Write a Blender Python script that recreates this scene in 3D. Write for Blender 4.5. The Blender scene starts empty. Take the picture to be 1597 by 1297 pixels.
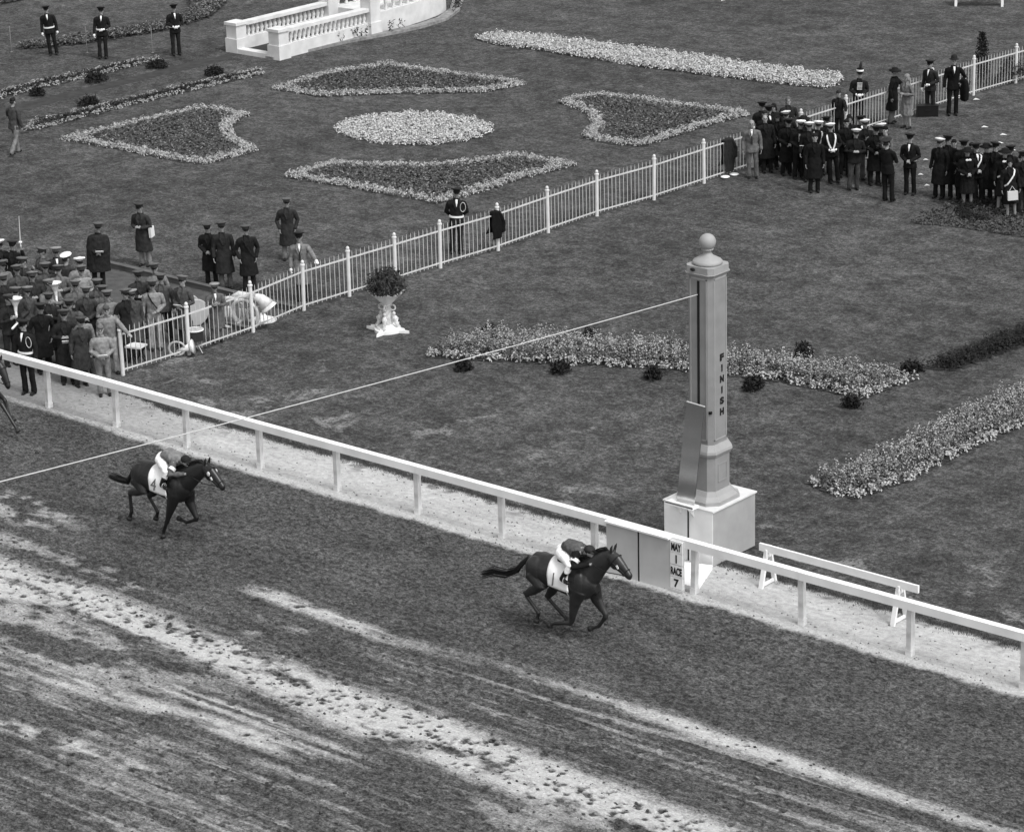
import bpy, math, random
import numpy as np
from mathutils import Vector, Matrix
random.seed(5); rng = np.random.default_rng(11)
scene = bpy.context.scene
col = scene.collection

# ------------------------------------------------------------------ camera
# world: X runs along the running rail (the way the horses run), Y into the infield, Z up
CAM = np.array([31.687, -42.136, 22.0])
CR = np.array([0.76393, 0.64483, -0.02473]); CU = np.array([-0.19394, 0.26597, 0.94427]); CF = np.array([-0.61547, 0.71656, -0.32825])
FPX = 4600.0
cd = bpy.data.cameras.new('camera'); cam = bpy.data.objects.new('camera', cd); col.objects.link(cam)
cd.sensor_fit = 'HORIZONTAL'; cd.sensor_width = 36.0; cd.lens = FPX / 1597 * 36.0
cd.clip_start = 1.0; cd.clip_end = 3000
cam.matrix_world = Matrix(((CR[0], CU[0], -CF[0], CAM[0]), (CR[1], CU[1], -CF[1], CAM[1]), (CR[2], CU[2], -CF[2], CAM[2]), (0, 0, 0, 1)))
scene.camera = cam

# ------------------------------------------------------------------ light: soft overcast day
SUN_EL, SUN_AZ = math.radians(56), math.radians(100)      # azimuth clockwise from +Y
world = bpy.data.worlds.new("World"); scene.world = world; world.use_nodes = True
wn = world.node_tree; bg = wn.nodes['Background']
sky = wn.nodes.new('ShaderNodeTexSky'); sky.sky_type = 'NISHITA'; sky.sun_disc = False
sky.sun_elevation = SUN_EL; sky.sun_rotation = SUN_AZ; sky.air_density = 1.6; sky.dust_density = 4.0
bw = wn.nodes.new('ShaderNodeRGBToBW')
wn.links.new(sky.outputs[0], bw.inputs[0]); wn.links.new(bw.outputs[0], bg.inputs[0]); bg.inputs[1].default_value = 0.15
sl = bpy.data.lights.new('sun', 'SUN'); sun = bpy.data.objects.new('sun', sl); col.objects.link(sun)
sl.energy = 1.15; sl.angle = math.radians(16); sl.color = (1, 1, 1)
sd = Vector((math.sin(SUN_AZ) * math.cos(SUN_EL), math.cos(SUN_AZ) * math.cos(SUN_EL), math.sin(SUN_EL)))
sun.rotation_euler = sd.to_track_quat('Z', 'Y').to_euler()
scene.view_settings.view_transform = 'Standard'; scene.view_settings.look = 'None'
scene.view_settings.exposure = 0.55; scene.view_settings.gamma = 1.0

# ------------------------------------------------------------------ site survey: where a sight line meets the ground or an upright plane
def ray(x, y): return CF * FPX + CR * (x - 798.5) - CU * (y - 648.5)
def G(x, y, z=0.0):
    d = ray(x, y); return CAM + d * ((z - CAM[2]) / d[2])
def VY(x, y, v):
    d = ray(x, y); return CAM + d * ((v - CAM[1]) / d[1])
def VX(x, y, u):
    d = ray(x, y); return CAM + d * ((u - CAM[0]) / d[0])

# ------------------------------------------------------------------ materials (all neutral: the photograph is black and white)
MATS = {}
def grey(v, rough=0.85, var=0.18, scale=9.0, bump=0.0, spec=0.25, metal=0.0, key=None, detail=4.0):
    k = key or (round(v, 4), rough, var, scale, bump, spec, metal)
    if k in MATS: return MATS[k]
    m = bpy.data.materials.new('grey'); m.use_nodes = True; nt = m.node_tree; b = nt.nodes['Principled BSDF']
    b.inputs['Roughness'].default_value = rough; b.inputs['Specular IOR Level'].default_value = spec; b.inputs['Metallic'].default_value = metal
    tc = nt.nodes.new('ShaderNodeTexCoord'); n = nt.nodes.new('ShaderNodeTexNoise')
    n.inputs['Scale'].default_value = scale; n.inputs['Detail'].default_value = detail
    nt.links.new(tc.outputs['Object'], n.inputs['Vector'])
    r = nt.nodes.new('ShaderNodeMapRange'); r.inputs[1].default_value = 0.3; r.inputs[2].default_value = 0.7
    r.inputs[3].default_value = v * (1 - var); r.inputs[4].default_value = min(0.95, v * (1 + var))
    nt.links.new(n.outputs['Fac'], r.inputs[0]); nt.links.new(r.outputs[0], b.inputs['Base Color'])
    if bump:
        bp = nt.nodes.new('ShaderNodeBump'); bp.inputs['Strength'].default_value = 0.6; bp.inputs['Distance'].default_value = bump
        nt.links.new(n.outputs['Fac'], bp.inputs['Height']); nt.links.new(bp.outputs[0], b.inputs['Normal'])
    MATS[k] = m; return m
def cloth(v): return grey(v, 0.92, 0.3, 11.0, 0.012, 0.12)
def paint(v, var=0.05): return grey(v, 0.55, var, 5.0, 0.0, 0.3)
def leafm(v, var=0.45, scale=26.0): return grey(v, 0.75, var, scale, 0.0, 0.15, detail=1.0)

class NT:
    def __init__(s, name):
        s.m = bpy.data.materials.new(name); s.m.use_nodes = True; s.t = s.m.node_tree; s.b = s.t.nodes['Principled BSDF']
        s.co = s.t.nodes.new('ShaderNodeTexCoord').outputs['Object']
    def lk(s, a, b): s.t.links.new(a, b)
    def noise(s, scale, detail=4, stretch=(1, 1, 1), rough=0.55, dist=0.0):
        mp = s.t.nodes.new('ShaderNodeMapping'); mp.inputs['Scale'].default_value = stretch; s.lk(s.co, mp.inputs['Vector'])
        n = s.t.nodes.new('ShaderNodeTexNoise'); n.inputs['Scale'].default_value = scale; n.inputs['Detail'].default_value = detail
        n.inputs['Roughness'].default_value = rough; n.inputs['Distortion'].default_value = dist
        s.lk(mp.outputs[0], n.inputs['Vector']); return n.outputs['Fac']
    def mr(s, f, a, b, c, d, smooth=False):
        n = s.t.nodes.new('ShaderNodeMapRange'); n.interpolation_type = 'SMOOTHSTEP' if smooth else 'LINEAR'
        for i, v in enumerate((a, b, c, d)): n.inputs[i + 1].default_value = v
        s.lk(f, n.inputs[0]); return n.outputs[0]
    def op(s, o, a, b):
        n = s.t.nodes.new('ShaderNodeMath'); n.operation = o
        for i, v in enumerate((a, b)):
            if isinstance(v, (int, float)): n.inputs[i].default_value = v
            else: s.lk(v, n.inputs[i])
        return n.outputs[0]
    def mix(s, f, a, b): # a + (b-a) f
        return s.op('ADD', a, s.op('MULTIPLY', f, s.op('SUBTRACT', b, a)))
    def attr(s, name):
        n = s.t.nodes.new('ShaderNodeAttribute'); n.attribute_name = name; return n.outputs['Fac']
    def fin(s, colr, height=None, dist=0.02, strength=0.7, rough=0.95, spec=0.1):
        s.lk(colr, s.b.inputs['Base Color']); s.b.inputs['Roughness'].default_value = rough; s.b.inputs['Specular IOR Level'].default_value = spec
        if height is not None:
            bp = s.t.nodes.new('ShaderNodeBump'); bp.inputs['Strength'].default_value = strength; bp.inputs['Distance'].default_value = dist
            s.lk(height, bp.inputs['Height']); s.lk(bp.outputs[0], s.b.inputs['Normal'])
        return s.m

def mat_lawn():
    s = NT('lawn'); big = s.noise(0.12, 3); mid = s.noise(.9, 8, (1, 1, 1), 0.7); fine = s.noise(7, 5, (1, 1, 1), 0.7); vf = s.noise(38, 3, (1, 1, 1), 0.7)
    m2 = s.noise(2.6, 4, (1, 1, 1), .7); fib = s.noise(16, 4, (1, 1, 1), .75)
    v = s.mr(big, .35, .65, .84, 1.16); v = s.op('MULTIPLY', v, s.mr(mid, .36, .64, .66, 1.34)); v = s.op('MULTIPLY', v, s.mr(m2, .38, .62, .74, 1.28))
    v = s.op('MULTIPLY', v, s.mr(fine, .38, .62, .6, 1.42)); v = s.op('MULTIPLY', v, s.mr(fib, .38, .62, .55, 1.5)); v = s.op('MULTIPLY', v, s.mr(vf, .36, .64, .6, 1.4)); base = s.op('MULTIPLY', v, 0.062)
    # dry worn spots, commoner close to the track
    sep = s.t.nodes.new('ShaderNodeSeparateXYZ'); s.lk(s.co, sep.inputs[0])
    near = s.mr(sep.outputs[1], 9.0, 2.0, 0.0, 1.0)
    w = s.noise(0.85, 5, (1, 1.25, 1), 0.62, .6)
    thr = s.op('SUBTRACT', .655, s.op('MULTIPLY', near, .135))
    worn = s.mr(s.op('SUBTRACT', w, thr), 0.0, .12, 0.0, 1.0, True)
    worn = s.op('MULTIPLY', worn, s.mr(s.op('ADD', s.op('MULTIPLY', fine, .5), s.op('MULTIPLY', fib, .5)), .42, .56, .05, 1.0))
    c = s.mix(s.op('MULTIPLY', worn, .8), base, 0.27)
    h = s.op('ADD', s.op('MULTIPLY', fine, .6), s.op('MULTIPLY', vf, .4))
    return s.fin(c, h, .05, .8)
def mat_track():
    s = NT('track_loam'); p0 = s.attr('pale')
    f = s.noise(9, 5, (.75, 1, 1), .75); vf = s.noise(24, 4, (.8, 1, 1), .8); big = s.noise(.9, 8, (.5, 1, 1), .72); g2 = s.noise(15, 4, (.55, 1.1, 1), .8)
    grit = s.op('SUBTRACT', s.op('ADD', s.op('MULTIPLY', g2, .6), s.op('MULTIPLY', vf, .4)), .5)
    p = s.mr(s.op('ADD', p0, s.op('MULTIPLY', s.op('MULTIPLY', grit, 1.5), s.mr(p0, .0, .3, 0, 1))), .06, .85, 0, 1)
    k = s.op('MULTIPLY', s.mr(f, .40, .60, .5, 1.5), s.mr(vf, .40, .60, .48, 1.56))
    dark = s.op('MULTIPLY', s.op('MULTIPLY', k, s.mr(p0, -.8, -.1, .030, .076)), s.mr(big, .36, .64, .66, 1.34))
    pale = s.op('MULTIPLY', s.op('MULTIPLY', s.mr(f, .35, .65, .82, 1.16), s.mr(vf, .36, .64, .8, 1.2)), .50)
    c = s.mix(p, dark, pale)
    return s.fin(c, s.op('ADD', f, s.op('MULTIPLY', vf, .7)), .05, .9)
def mat_sand():
    s = NT('sand'); f = s.noise(9, 5, (.7, 1, 1), .7); vf = s.noise(60, 2); big = s.noise(.9, 4, (.5, 1, 1))
    v = s.op('MULTIPLY', s.mr(f, .3, .7, .72, 1.22), s.mr(big, .3, .7, .82, 1.12)); v = s.op('MULTIPLY', v, s.mr(vf, .3, .7, .85, 1.15))
    pal = s.op('MULTIPLY', v, .43); sp = s.noise(7, 5, (.7, 1.2, 1), .75); spots = s.mr(sp, .60, .70, 0, 1, True)
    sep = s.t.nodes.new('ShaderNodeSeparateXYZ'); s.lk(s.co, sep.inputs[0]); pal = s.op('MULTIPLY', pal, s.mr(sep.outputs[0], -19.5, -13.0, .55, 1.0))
    gr = s.attr('grass'); c = s.mix(s.op('MULTIPLY', spots, .7), pal, .08); c = s.mix(gr, c, .06)
    return s.fin(c, f, .02, .6)
def mat_paved():
    s = NT('paved'); f = s.noise(4, 5); vf = s.noise(40, 3)
    return s.fin(s.op('MULTIPLY', s.op('MULTIPLY', s.mr(f, .3, .7, .75, 1.25), s.mr(vf, .3, .7, .8, 1.2)), .08), f, .01, .4)

WHITE = paint(.80); OFFW = paint(.66); BLACK = grey(.012, .5, .1); SKIN = grey(.27, .6, .06, 20.)

# ------------------------------------------------------------------ mesh building
def tag(o, label=None, cat=None, group=None, kind=None):
    if label: o['label'] = label
    if cat: o['category'] = cat
    if group: o['group'] = group
    if kind: o['kind'] = kind
    return o
def empty(name, loc, label, cat, group=None, rz=0.0, scale=1.0):
    o = bpy.data.objects.new(name, None); col.objects.link(o); o.location = Vector(loc); o.rotation_euler = (0, 0, rz); o.scale = (scale,) * 3
    o.empty_display_size = .2
    return tag(o, label, cat, group)
def link(name, me, mat=None, parent=None, loc=None):
    o = bpy.data.objects.new(name, me); col.objects.link(o)
    if parent: o.parent = parent
    if loc is not None: o.location = Vector(loc)
    if mat is not None:
        if not me.materials: me.materials.append(mat)
        elif me.materials[0] != mat:
            o.material_slots[0].link = 'OBJECT'; o.material_slots[0].material = mat
    return o
def np_mesh(name, V, F4):
    me = bpy.data.meshes.new(name); n = len(V); f = len(F4); k = F4.shape[1]
    me.vertices.add(n); me.vertices.foreach_set('co', np.asarray(V, np.float32).ravel())
    me.loops.add(f * k); me.loops.foreach_set('vertex_index', np.asarray(F4, np.int32).ravel())
    me.polygons.add(f); me.polygons.foreach_set('loop_start', np.arange(0, f * k, k, dtype=np.int32)); me.polygons.foreach_set('loop_total', np.full(f, k, np.int32))
    me.update(calc_edges=True); return me

class MB:
    def __init__(s): s.v = []; s.f = []
    def add(s, vs, fs):
        o = len(s.v); s.v += [tuple(map(float, p)) for p in vs]; s.f += [tuple(i + o for i in f) for f in fs]; return s
    def box(s, c, d, rz=0.0, ax=None):
        c = np.array(c, float); h = np.array(d, float) / 2
        X, Y, Z = ax if ax else ((math.cos(rz), math.sin(rz), 0), (-math.sin(rz), math.cos(rz), 0), (0, 0, 1))
        X, Y, Z = map(np.array, (X, Y, Z))
        vs = [c + X * h[0] * i + Y * h[1] * j + Z * h[2] * k for k in (-1, 1) for j in (-1, 1) for i in (-1, 1)]
        return s.add(vs, [(0, 2, 3, 1), (4, 5, 7, 6), (0, 1, 5, 4), (2, 6, 7, 3), (0, 4, 6, 2), (1, 3, 7, 5)])
    def bar(s, a, b, w, h=None):
        a, b = np.array(a, float), np.array(b, float); t = b - a; L = np.linalg.norm(t); t /= L
        up = np.array([0, 0, 1.]) if abs(t[2]) < .95 else np.array([1., 0, 0])
        y = np.cross(up, t); y /= np.linalg.norm(y); z = np.cross(t, y)
        return s.box((a + b) / 2, (L, w, h or w), ax=(t, y, z))
    def rings(s, R, cap=True, closed=False):
        n = len(R[0]); vs = [p for r in R for p in r]; fs = []; m = len(R)
        for i in range(m if closed else m - 1):
            a, b = i * n, ((i + 1) % m) * n
            for j in range(n):
                k = (j + 1) % n; fs.append((a + j, a + k, b + k, b + j))
        if cap and not closed:
            for r, rev in ((0, True), (m - 1, False)):
                c = np.mean(R[r], axis=0); vs.append(c); ci = len(vs) - 1
                for j in range(n):
                    k = (j + 1) % n; fs.append((ci, r * n + k, r * n + j) if rev else (ci, r * n + j, r * n + k))
        return s.add(vs, fs)
    def tube(s, pts, rad, n=8, side=None, closed=False, dome=True):
        P = [np.array(p, float) for p in pts]; m = len(P)
        if not hasattr(rad, '__len__'): rad = [rad] * m
        rad = [r if hasattr(r, '__len__') else (r, r) for r in rad]
        if dome and not closed:      # rounded ends
            t0 = (P[0] - P[1]) / max(1e-6, np.linalg.norm(P[0] - P[1])); t1 = (P[-1] - P[-2]) / max(1e-6, np.linalg.norm(P[-1] - P[-2]))
            r0, r1 = min(rad[0]), min(rad[-1])
            P = [P[0] + t0 * r0 * .6] + P + [P[-1] + t1 * r1 * .6]; rad = [(rad[0][0] * .6, rad[0][1] * .6)] + rad + [(rad[-1][0] * .6, rad[-1][1] * .6)]; m += 2
        R = []; prev = None
        for i in range(m):
            t = (P[(i + 1) % m] - P[i - 1]) if closed else (P[min(i + 1, m - 1)] - P[max(i - 1, 0)])
            t = t / max(1e-9, np.linalg.norm(t))
            if side is not None: a = np.array(side, float)
            elif prev is not None: a = prev
            else: a = np.array([1., 0, 0]) if abs(t[0]) < .8 else np.array([0, 1., 0])
            a = a - t * (a @ t); a /= max(1e-9, np.linalg.norm(a)); b = np.cross(t, a); prev = a
            R.append([P[i] + a * rad[i][0] * math.cos(q) + b * rad[i][1] * math.sin(q) for q in np.linspace(0, 2 * math.pi, n, endpoint=False)])
        return s.rings(R, True, closed)
    def ell(s, c, r, n=12, m=8, rot=None):
        c = np.array(c, float); M = np.array(rot) if rot is not None else np.eye(3); R = []
        for i in range(1, m):
            th = math.pi * i / m
            R.append([c + M @ np.array([r[0] * math.sin(th) * math.cos(q), r[1] * math.sin(th) * math.sin(q), -r[2] * math.cos(th)]) for q in np.linspace(0, 2 * math.pi, n, endpoint=False)])
        o = len(s.v); s.rings(R, True)
        s.v[-2] = tuple(c + M @ np.array([0, 0, -r[2]])); s.v[-1] = tuple(c + M @ np.array([0, 0, r[2]])); return s
    def lathe(s, prof, c=(0, 0, 0), n=24, mod=None):
        R = []
        for r, z in prof:
            ring = []
            for q in np.linspace(0, 2 * math.pi, n, endpoint=False):
                rr, zz = mod(r, z, q) if mod else (r, z); ring.append((c[0] + rr * math.cos(q), c[1] + rr * math.sin(q), c[2] + zz))
            R.append(ring)
        return s.rings(R, True)
    def loft(s, secs, n=24, fold=None):   # secs: (cx, cy, z, rx, ry)
        R = []
        for i, (cx, cy, z, rx, ry) in enumerate(secs):
            R.append([(cx + rx * math.cos(q) * (1 + (fold(i, q) if fold else 0)), cy + ry * math.sin(q) * (1 + (fold(i, q) if fold else 0)), z) for q in np.linspace(0, 2 * math.pi, n, endpoint=False)])
        return s.rings(R, True)
    def prism(s, poly, z0, z1):
        n = len(poly); vs = [(p[0], p[1], z0) for p in poly] + [(p[0], p[1], z1) for p in poly]
        fs = [tuple(range(n, 2 * n)), tuple(range(n - 1, -1, -1))] + [(i, (i + 1) % n, n + (i + 1) % n, n + i) for i in range(n)]
        return s.add(vs, fs)
    def chamfer(s, c, sx, sy, z0, z1, ch, ch1=None, sx1=None, sy1=None):
        def ring(sx, sy, ch, z):
            a, b = sx / 2, sy / 2
            return [(c[0] + x, c[1] + y, z) for x, y in ((a, -b + ch), (a, b - ch), (a - ch, b), (-a + ch, b), (-a, b - ch), (-a, -b + ch), (-a + ch, -b), (a - ch, -b))]
        return s.rings([ring(sx, sy, ch, z0), ring(sx1 or sx, sy1 or sy, ch1 or ch, z1)], True)
    def mesh(s, name='mesh', smooth=False, voxel=0, it=2, fac=.5, wr=0):
        me = bpy.data.meshes.new(name); me.from_pydata(s.v, [], s.f); me.update()
        import bmesh as bmm
        b = bmm.new(); b.from_mesh(me); bmm.ops.recalc_face_normals(b, faces=b.faces); b.to_mesh(me); b.free()
        if voxel:
            o = bpy.data.objects.new('tmp', me); col.objects.link(o)
            md = o.modifiers.new('r', 'REMESH'); md.mode = 'VOXEL'; md.voxel_size = voxel
            if it: sm = o.modifiers.new('s', 'SMOOTH'); sm.iterations = it; sm.factor = fac
            dg = bpy.context.evaluated_depsgraph_get(); m2 = bpy.data.meshes.new_from_object(o.evaluated_get(dg))
            bpy.data.objects.remove(o); bpy.data.meshes.remove(me); me = m2; me.name = name
        if wr:
            n = len(me.vertices); C = np.zeros(n * 3, np.float32); me.vertices.foreach_get('co', C); C = C.reshape(-1, 3); N = np.zeros(n * 3, np.float32); me.vertices.foreach_get('normal', N); N = N.reshape(-1, 3)
            x, y, z = C[:, 0].astype(float), C[:, 1].astype(float), C[:, 2].astype(float); d = fbm(x * 6 + y * 7 + z * 4 + 40, z * 8 - x * 5 + 40, 300, 3) - .5 + .8 * (fbm((x - y) * 15 + 60, z * 7 + x * 9 + 60, 310, 2) - .5)
            C = C + N * (wr * 2 * d)[:, None]; me.vertices.foreach_set('co', C.astype(np.float32).ravel()); me.update()
        if smooth or voxel: me.polygons.foreach_set('use_smooth', np.ones(len(me.polygons), bool))
        return me
    def obj(s, name, mat, parent=None, loc=None, **k):
        if loc is None and parent is None:     # top-level mesh: origin at its foot
            V = np.array(s.v); b = np.array([(V[:, 0].min() + V[:, 0].max()) / 2, (V[:, 1].min() + V[:, 1].max()) / 2, V[:, 2].min()])
            s.v = [tuple(p) for p in V - b]; loc = b
        return link(name, s.mesh(name, **k), mat, parent, loc)

def text_mesh(txt, w, h, thick=.006, bold=.0):
    cu = bpy.data.curves.new('t', 'FONT'); cu.body = txt; cu.size = 1; cu.offset = bold; cu.extrude = .01
    o = bpy.data.objects.new('t', cu); col.objects.link(o)
    dg = bpy.context.evaluated_depsgraph_get(); me = bpy.data.meshes.new_from_object(o.evaluated_get(dg)); bpy.data.objects.remove(o)
    V = np.zeros(len(me.vertices) * 3, np.float32); me.vertices.foreach_get('co', V); V = V.reshape(-1, 3)
    lo, hi = V.min(0), V.max(0); V = (V - (lo + hi) / 2) / np.maximum(hi - lo, 1e-6) * np.array([w, h, thick])
    me.vertices.foreach_set('co', V.ravel()); me.update(); return me
def text(txt, name, c, xd, up, w, h, mat, parent, bold=.03, thick=.006):
    me = text_mesh(txt, w, h, thick, bold); xd, up = np.array(xd, float), np.array(up, float); xd /= np.linalg.norm(xd); up /= np.linalg.norm(up); nn = np.cross(xd, up)
    o = link(name, me, mat, parent)
    o.matrix_local = Matrix(((xd[0], up[0], nn[0], c[0]), (xd[1], up[1], nn[1], c[1]), (xd[2], up[2], nn[2], c[2]), (0, 0, 0, 1))); return o

# ------------------------------------------------------------------ noise on arrays
def vnoise(x, y, seed):
    T = np.random.default_rng(seed).random((256, 256)).astype(np.float32)
    xi, yi = np.floor(x).astype(int), np.floor(y).astype(int); fx, fy = x - xi, y - yi
    fx, fy = fx * fx * (3 - 2 * fx), fy * fy * (3 - 2 * fy); g = lambda i, j: T[i & 255, j & 255]
    return (g(xi, yi) * (1 - fx) + g(xi + 1, yi) * fx) * (1 - fy) + (g(xi, yi + 1) * (1 - fx) + g(xi + 1, yi + 1) * fx) * fy
def fbm(x, y, seed, o=4):
    a, t, n = 1., 0., 0.
    for i in range(o): n = n + a * vnoise(x * 2 ** i + 17 * i, y * 2 ** i + 5 * i, seed + i); t += a; a *= .55
    return n / t
def sst(x, a, b):
    t = np.clip((x - a) / (b - a), 0, 1); return t * t * (3 - 2 * t)
def grid(us, vs):
    U, V = np.meshgrid(us, vs); n, m = U.shape; idx = np.arange(n * m).reshape(n, m)
    F = np.stack([idx[:-1, :-1], idx[:-1, 1:], idx[1:, 1:], idx[1:, :-1]], -1).reshape(-1, 4); return U, V, F
def attr(me, name, a): at = me.attributes.new(name, 'FLOAT', 'POINT'); at.data.foreach_set('value', np.asarray(a, np.float32).ravel())

# ================================================================== SETTING
LAWN = mat_lawn(); TRACK = mat_track(); SAND = mat_sand()
def sheet(name, x0, x1, y0, y1, z, mat):
    me = np_mesh(name, np.array([(x0, y0, z), (x1, y0, z), (x1, y1, z), (x0, y1, z)]), np.array([(0, 1, 2, 3)])); return tag(link(name, me, mat), kind='structure')
sheet('lawn', -700, 700, 0.9, 1500, 0.0, LAWN)
sheet('ground', -700, 700, -300, 0.9, -0.09, TRACK)

def build_track():
    du = .038; U, V, F = grid(np.arange(-23, 14.5, du), np.arange(-17.5, .03, du))
    n1 = fbm(U * .55, V * 2.6, 40, 4); n2 = fbm(U * .22 + 3, V * 7.5, 50, 4); n3 = fbm(U * 2.2, V * 4.2, 60, 4); n4 = fbm(U * .5, V * 1.3, 70, 4)
    wob = (fbm(U * .3, V * .2, 75, 3) - .5) * .5
    def band(c, hw, soft): d = np.abs(V - c - wob); return 1 - sst(d, hw - soft * .5, hw + soft)
    pale = np.zeros_like(U)
    cA = -7.42 - .045 * np.clip(U + 9, 0, 30) - .5 * sst(-U, 9, 12); hA = .40 + .16 * sst(U, -6, -1) + .46 * sst(-U, 8.8, 12.5)
    A = band(cA - .1 * sst(U, -6, -1), hA, .46) * sst(n1 + .5 * (n3 - .5), .2, .55)
    pale = np.maximum(pale, A * .95)
    B = band(-4.98 - .12 * sst(-U, 2, 7), .17, .2) * sst(-U, -20, 6.9 - 0) * (1 - sst(-U, 6.6, 7.6)) * (.35 + .65 * sst(np.abs(U + 1.2), .4, 3.5)) * sst(n2 * .6 + n3 * .4, .28, .52)
    pale = np.maximum(pale, B * (.8 + .75 * sst(U, 1.5, 5)))
    Bw = band(-5.35, .55, .5) * (1 - sst(-U, -1, 6)) * sst(n2, .42, .62); pale = np.maximum(pale, Bw * .4)
    C = band(-10.05 + .1 * np.clip(U + 5, 0, 9), .2, .22) * (1 - sst(U, -2.0, .2)) * sst(n1, .33, .6); pale = np.maximum(pale, C * .75)
    C2 = band(-9.25, .16, .16) * sst(U, -6.4, -4.5) * (1 - sst(U, -1.2, .8)) * sst(n2, .33, .55); pale = np.maximum(pale, C2 * .75)
    D = band(-11.9, .16, .2) * sst(U, -8.5, -6.3) * (1 - sst(U, -3.4, -1.6)) * sst(n1 * .5 + n3 * .5, .36, .58); pale = np.maximum(pale, D * .7)
    E = band(-8.9, .85, .6) * (1 - sst(U, -6.5, -2.)) * sst(n4 * .6 + n3 * .4, .42, .6); pale = np.maximum(pale, E * .5)
    M = sst(-V, 8.2, 9.5) * (1 - sst(U, -1.5, 2.5)) * sst(n4 * .5 + n1 * .3 + n3 * .2, .5, .66); pale = np.maximum(pale, M * .24)
    H = band(-4.9, .5, .4) * (1 - sst(U, -13.5, -11.5)) * sst(n4 * .4 + n3 * .6, .50, .66); pale = np.maximum(pale, H * .55)
    I = band(-6.3, .35, .3) * (1 - sst(U, -5.5, -3.5)) * sst(n3 * .5 + n1 * .5, .5, .66); pale = np.maximum(pale, I * .45)
    J = band(-6.4, .5, .4) * sst(U, 1, 4) * sst(n2, .5, .66); pale = np.maximum(pale, J * .3)
    st = sst(n2, .56, .66) * sst(-V, 4.6, 6.0) * (.06 + .3 * sst(n4 * .5 + n3 * .5, .45, .65)); pale = np.maximum(pale, st); n5 = fbm(U * .12 + 9, V * 13, 55, 3); pale += .22 * sst(n5, .53, .68) * sst(-V, 5.0, 7.0) * (.3 + .7 * n4)                     # harrow lines
    K = band(-9.0, .5, .5) * sst(U, .5, 3.) * sst(n1, .4, .6); pale = np.maximum(pale, K * .45)
    pale *= (.5 + .9 * fbm(U * 6, V * 8, 80, 4))
    edge = -.34 + .16 * (fbm(U * 1.2, V * 0, 90, 4) - .5) + .14 * (fbm(U * 6, V * 6, 95, 3) - .5) + .1 * sst(-U, 15, 18)
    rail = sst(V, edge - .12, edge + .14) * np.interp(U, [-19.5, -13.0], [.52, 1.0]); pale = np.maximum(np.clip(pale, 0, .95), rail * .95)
    clod = fbm(U * 7, V * 8, 100, 3); clod2 = fbm(U * 15, V * 17, 104, 2)
    wet = 1 - np.clip(pale, 0, 1)
    Z = (.012 + .045 * wet) * (clod - .5) + (.006 + .026 * wet) * (clod2 - .5) - .012 * (n2 - .5) * sst(-V, 4.5, 6)
    Z *= sst(-V, .06, .5); Z += .003 * sst(V, -.3, -.08); pit = np.zeros_like(U)
    def stamp(cu, cv, ru, rv, dz, dpit, rim=0.):
        i0, i1 = np.searchsorted(us, cu - 2.4 * ru), np.searchsorted(us, cu + 2.4 * ru); j0, j1 = np.searchsorted(vs, cv - 2.4 * rv), np.searchsorted(vs, cv + 2.4 * rv)
        if i1 <= i0 or j1 <= j0: return
        S = (slice(j0, j1), slice(i0, i1)); r2 = ((U[S] - cu) / ru) ** 2 + ((V[S] - cv) / rv) ** 2; g = np.exp(-r2)
        Z[S] += dz * g + rim * np.exp(-(np.sqrt(r2) - 1.35) ** 2 * 5); pit[S] = np.maximum(pit[S], dpit * np.clip(g * 1.5 - .25, 0, 1))
    us, vs = U[0], V[:, 0]
    for k in range(640):       # hoof prints, thickest along the dry band
        u = rng.uniform(-13, 7); s = rng.random()
        if s < .56: v = -7.42 - .045 * max(0, u + 9) + rng.normal(0, .36)
        elif s < .72: v = -6.3 + rng.normal(0, .4)
        elif s < .84: v = -11.8 + rng.normal(0, .5)
        else: v = rng.uniform(-13, -4.5)
        stamp(u, v, rng.uniform(.045, .085), rng.uniform(.04, .07), -.03, rng.uniform(.3, .8), .014)
        if rng.random() < .4: stamp(u + rng.normal(0, .12), v + rng.normal(0, .08), .06, .05, -.02, rng.uniform(.3, .8), .01)
    for k in range(5200): stamp(rng.uniform(-21, 12), rng.uniform(-15, -.6), rng.uniform(.03, .07), rng.uniform(.03, .06), rng.uniform(-.022, .03), 0, 0)
    me = np_mesh('racetrack', np.stack([U, V, Z], -1).reshape(-1, 3), F)
    attr(me, 'pale', pale * (1 - pit) - pit * .9); me.polygons.foreach_set('use_smooth', np.ones(len(me.polygons), bool))
    tag(link('racetrack', me, TRACK), kind='structure')
build_track()

def lawn_edge(u):
    return 1.52 + .16 * (fbm(u * 1.1, u * 0, 200, 4) - .5) + .25 * sst(-u, 16.2, 17.6) + .5 * sst(-u, 18.5, 19.2)
def build_verge():
    us = np.arange(-23, 14.5, .045); vs = np.arange(-.02, 4.4, .045); U, V, F = grid(us, vs)
    e = lawn_edge(U); dd = V - (e + .25 * (fbm(U * 5, V * 5, 210, 3) - .5)); gr = sst(dd, -.14, .02)
    gr = np.maximum(gr, .75 * sst(fbm(U * 2.5, V * 3, 220, 4), .6, .72) * sst(V, .8, 1.5) * sst(U, -18, -17))
    Z = .004 + .012 * (fbm(U * 4, V * 5, 230, 3) - .25) * sst(V, .02, .3)
    keep = (dd.ravel()[F] < .1).any(1); F = F[keep]
    me = np_mesh('verge', np.stack([U, V, np.maximum(Z, .0035)], -1).reshape(-1, 3), F); attr(me, 'grass', gr)
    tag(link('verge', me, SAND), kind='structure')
build_verge()
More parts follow.
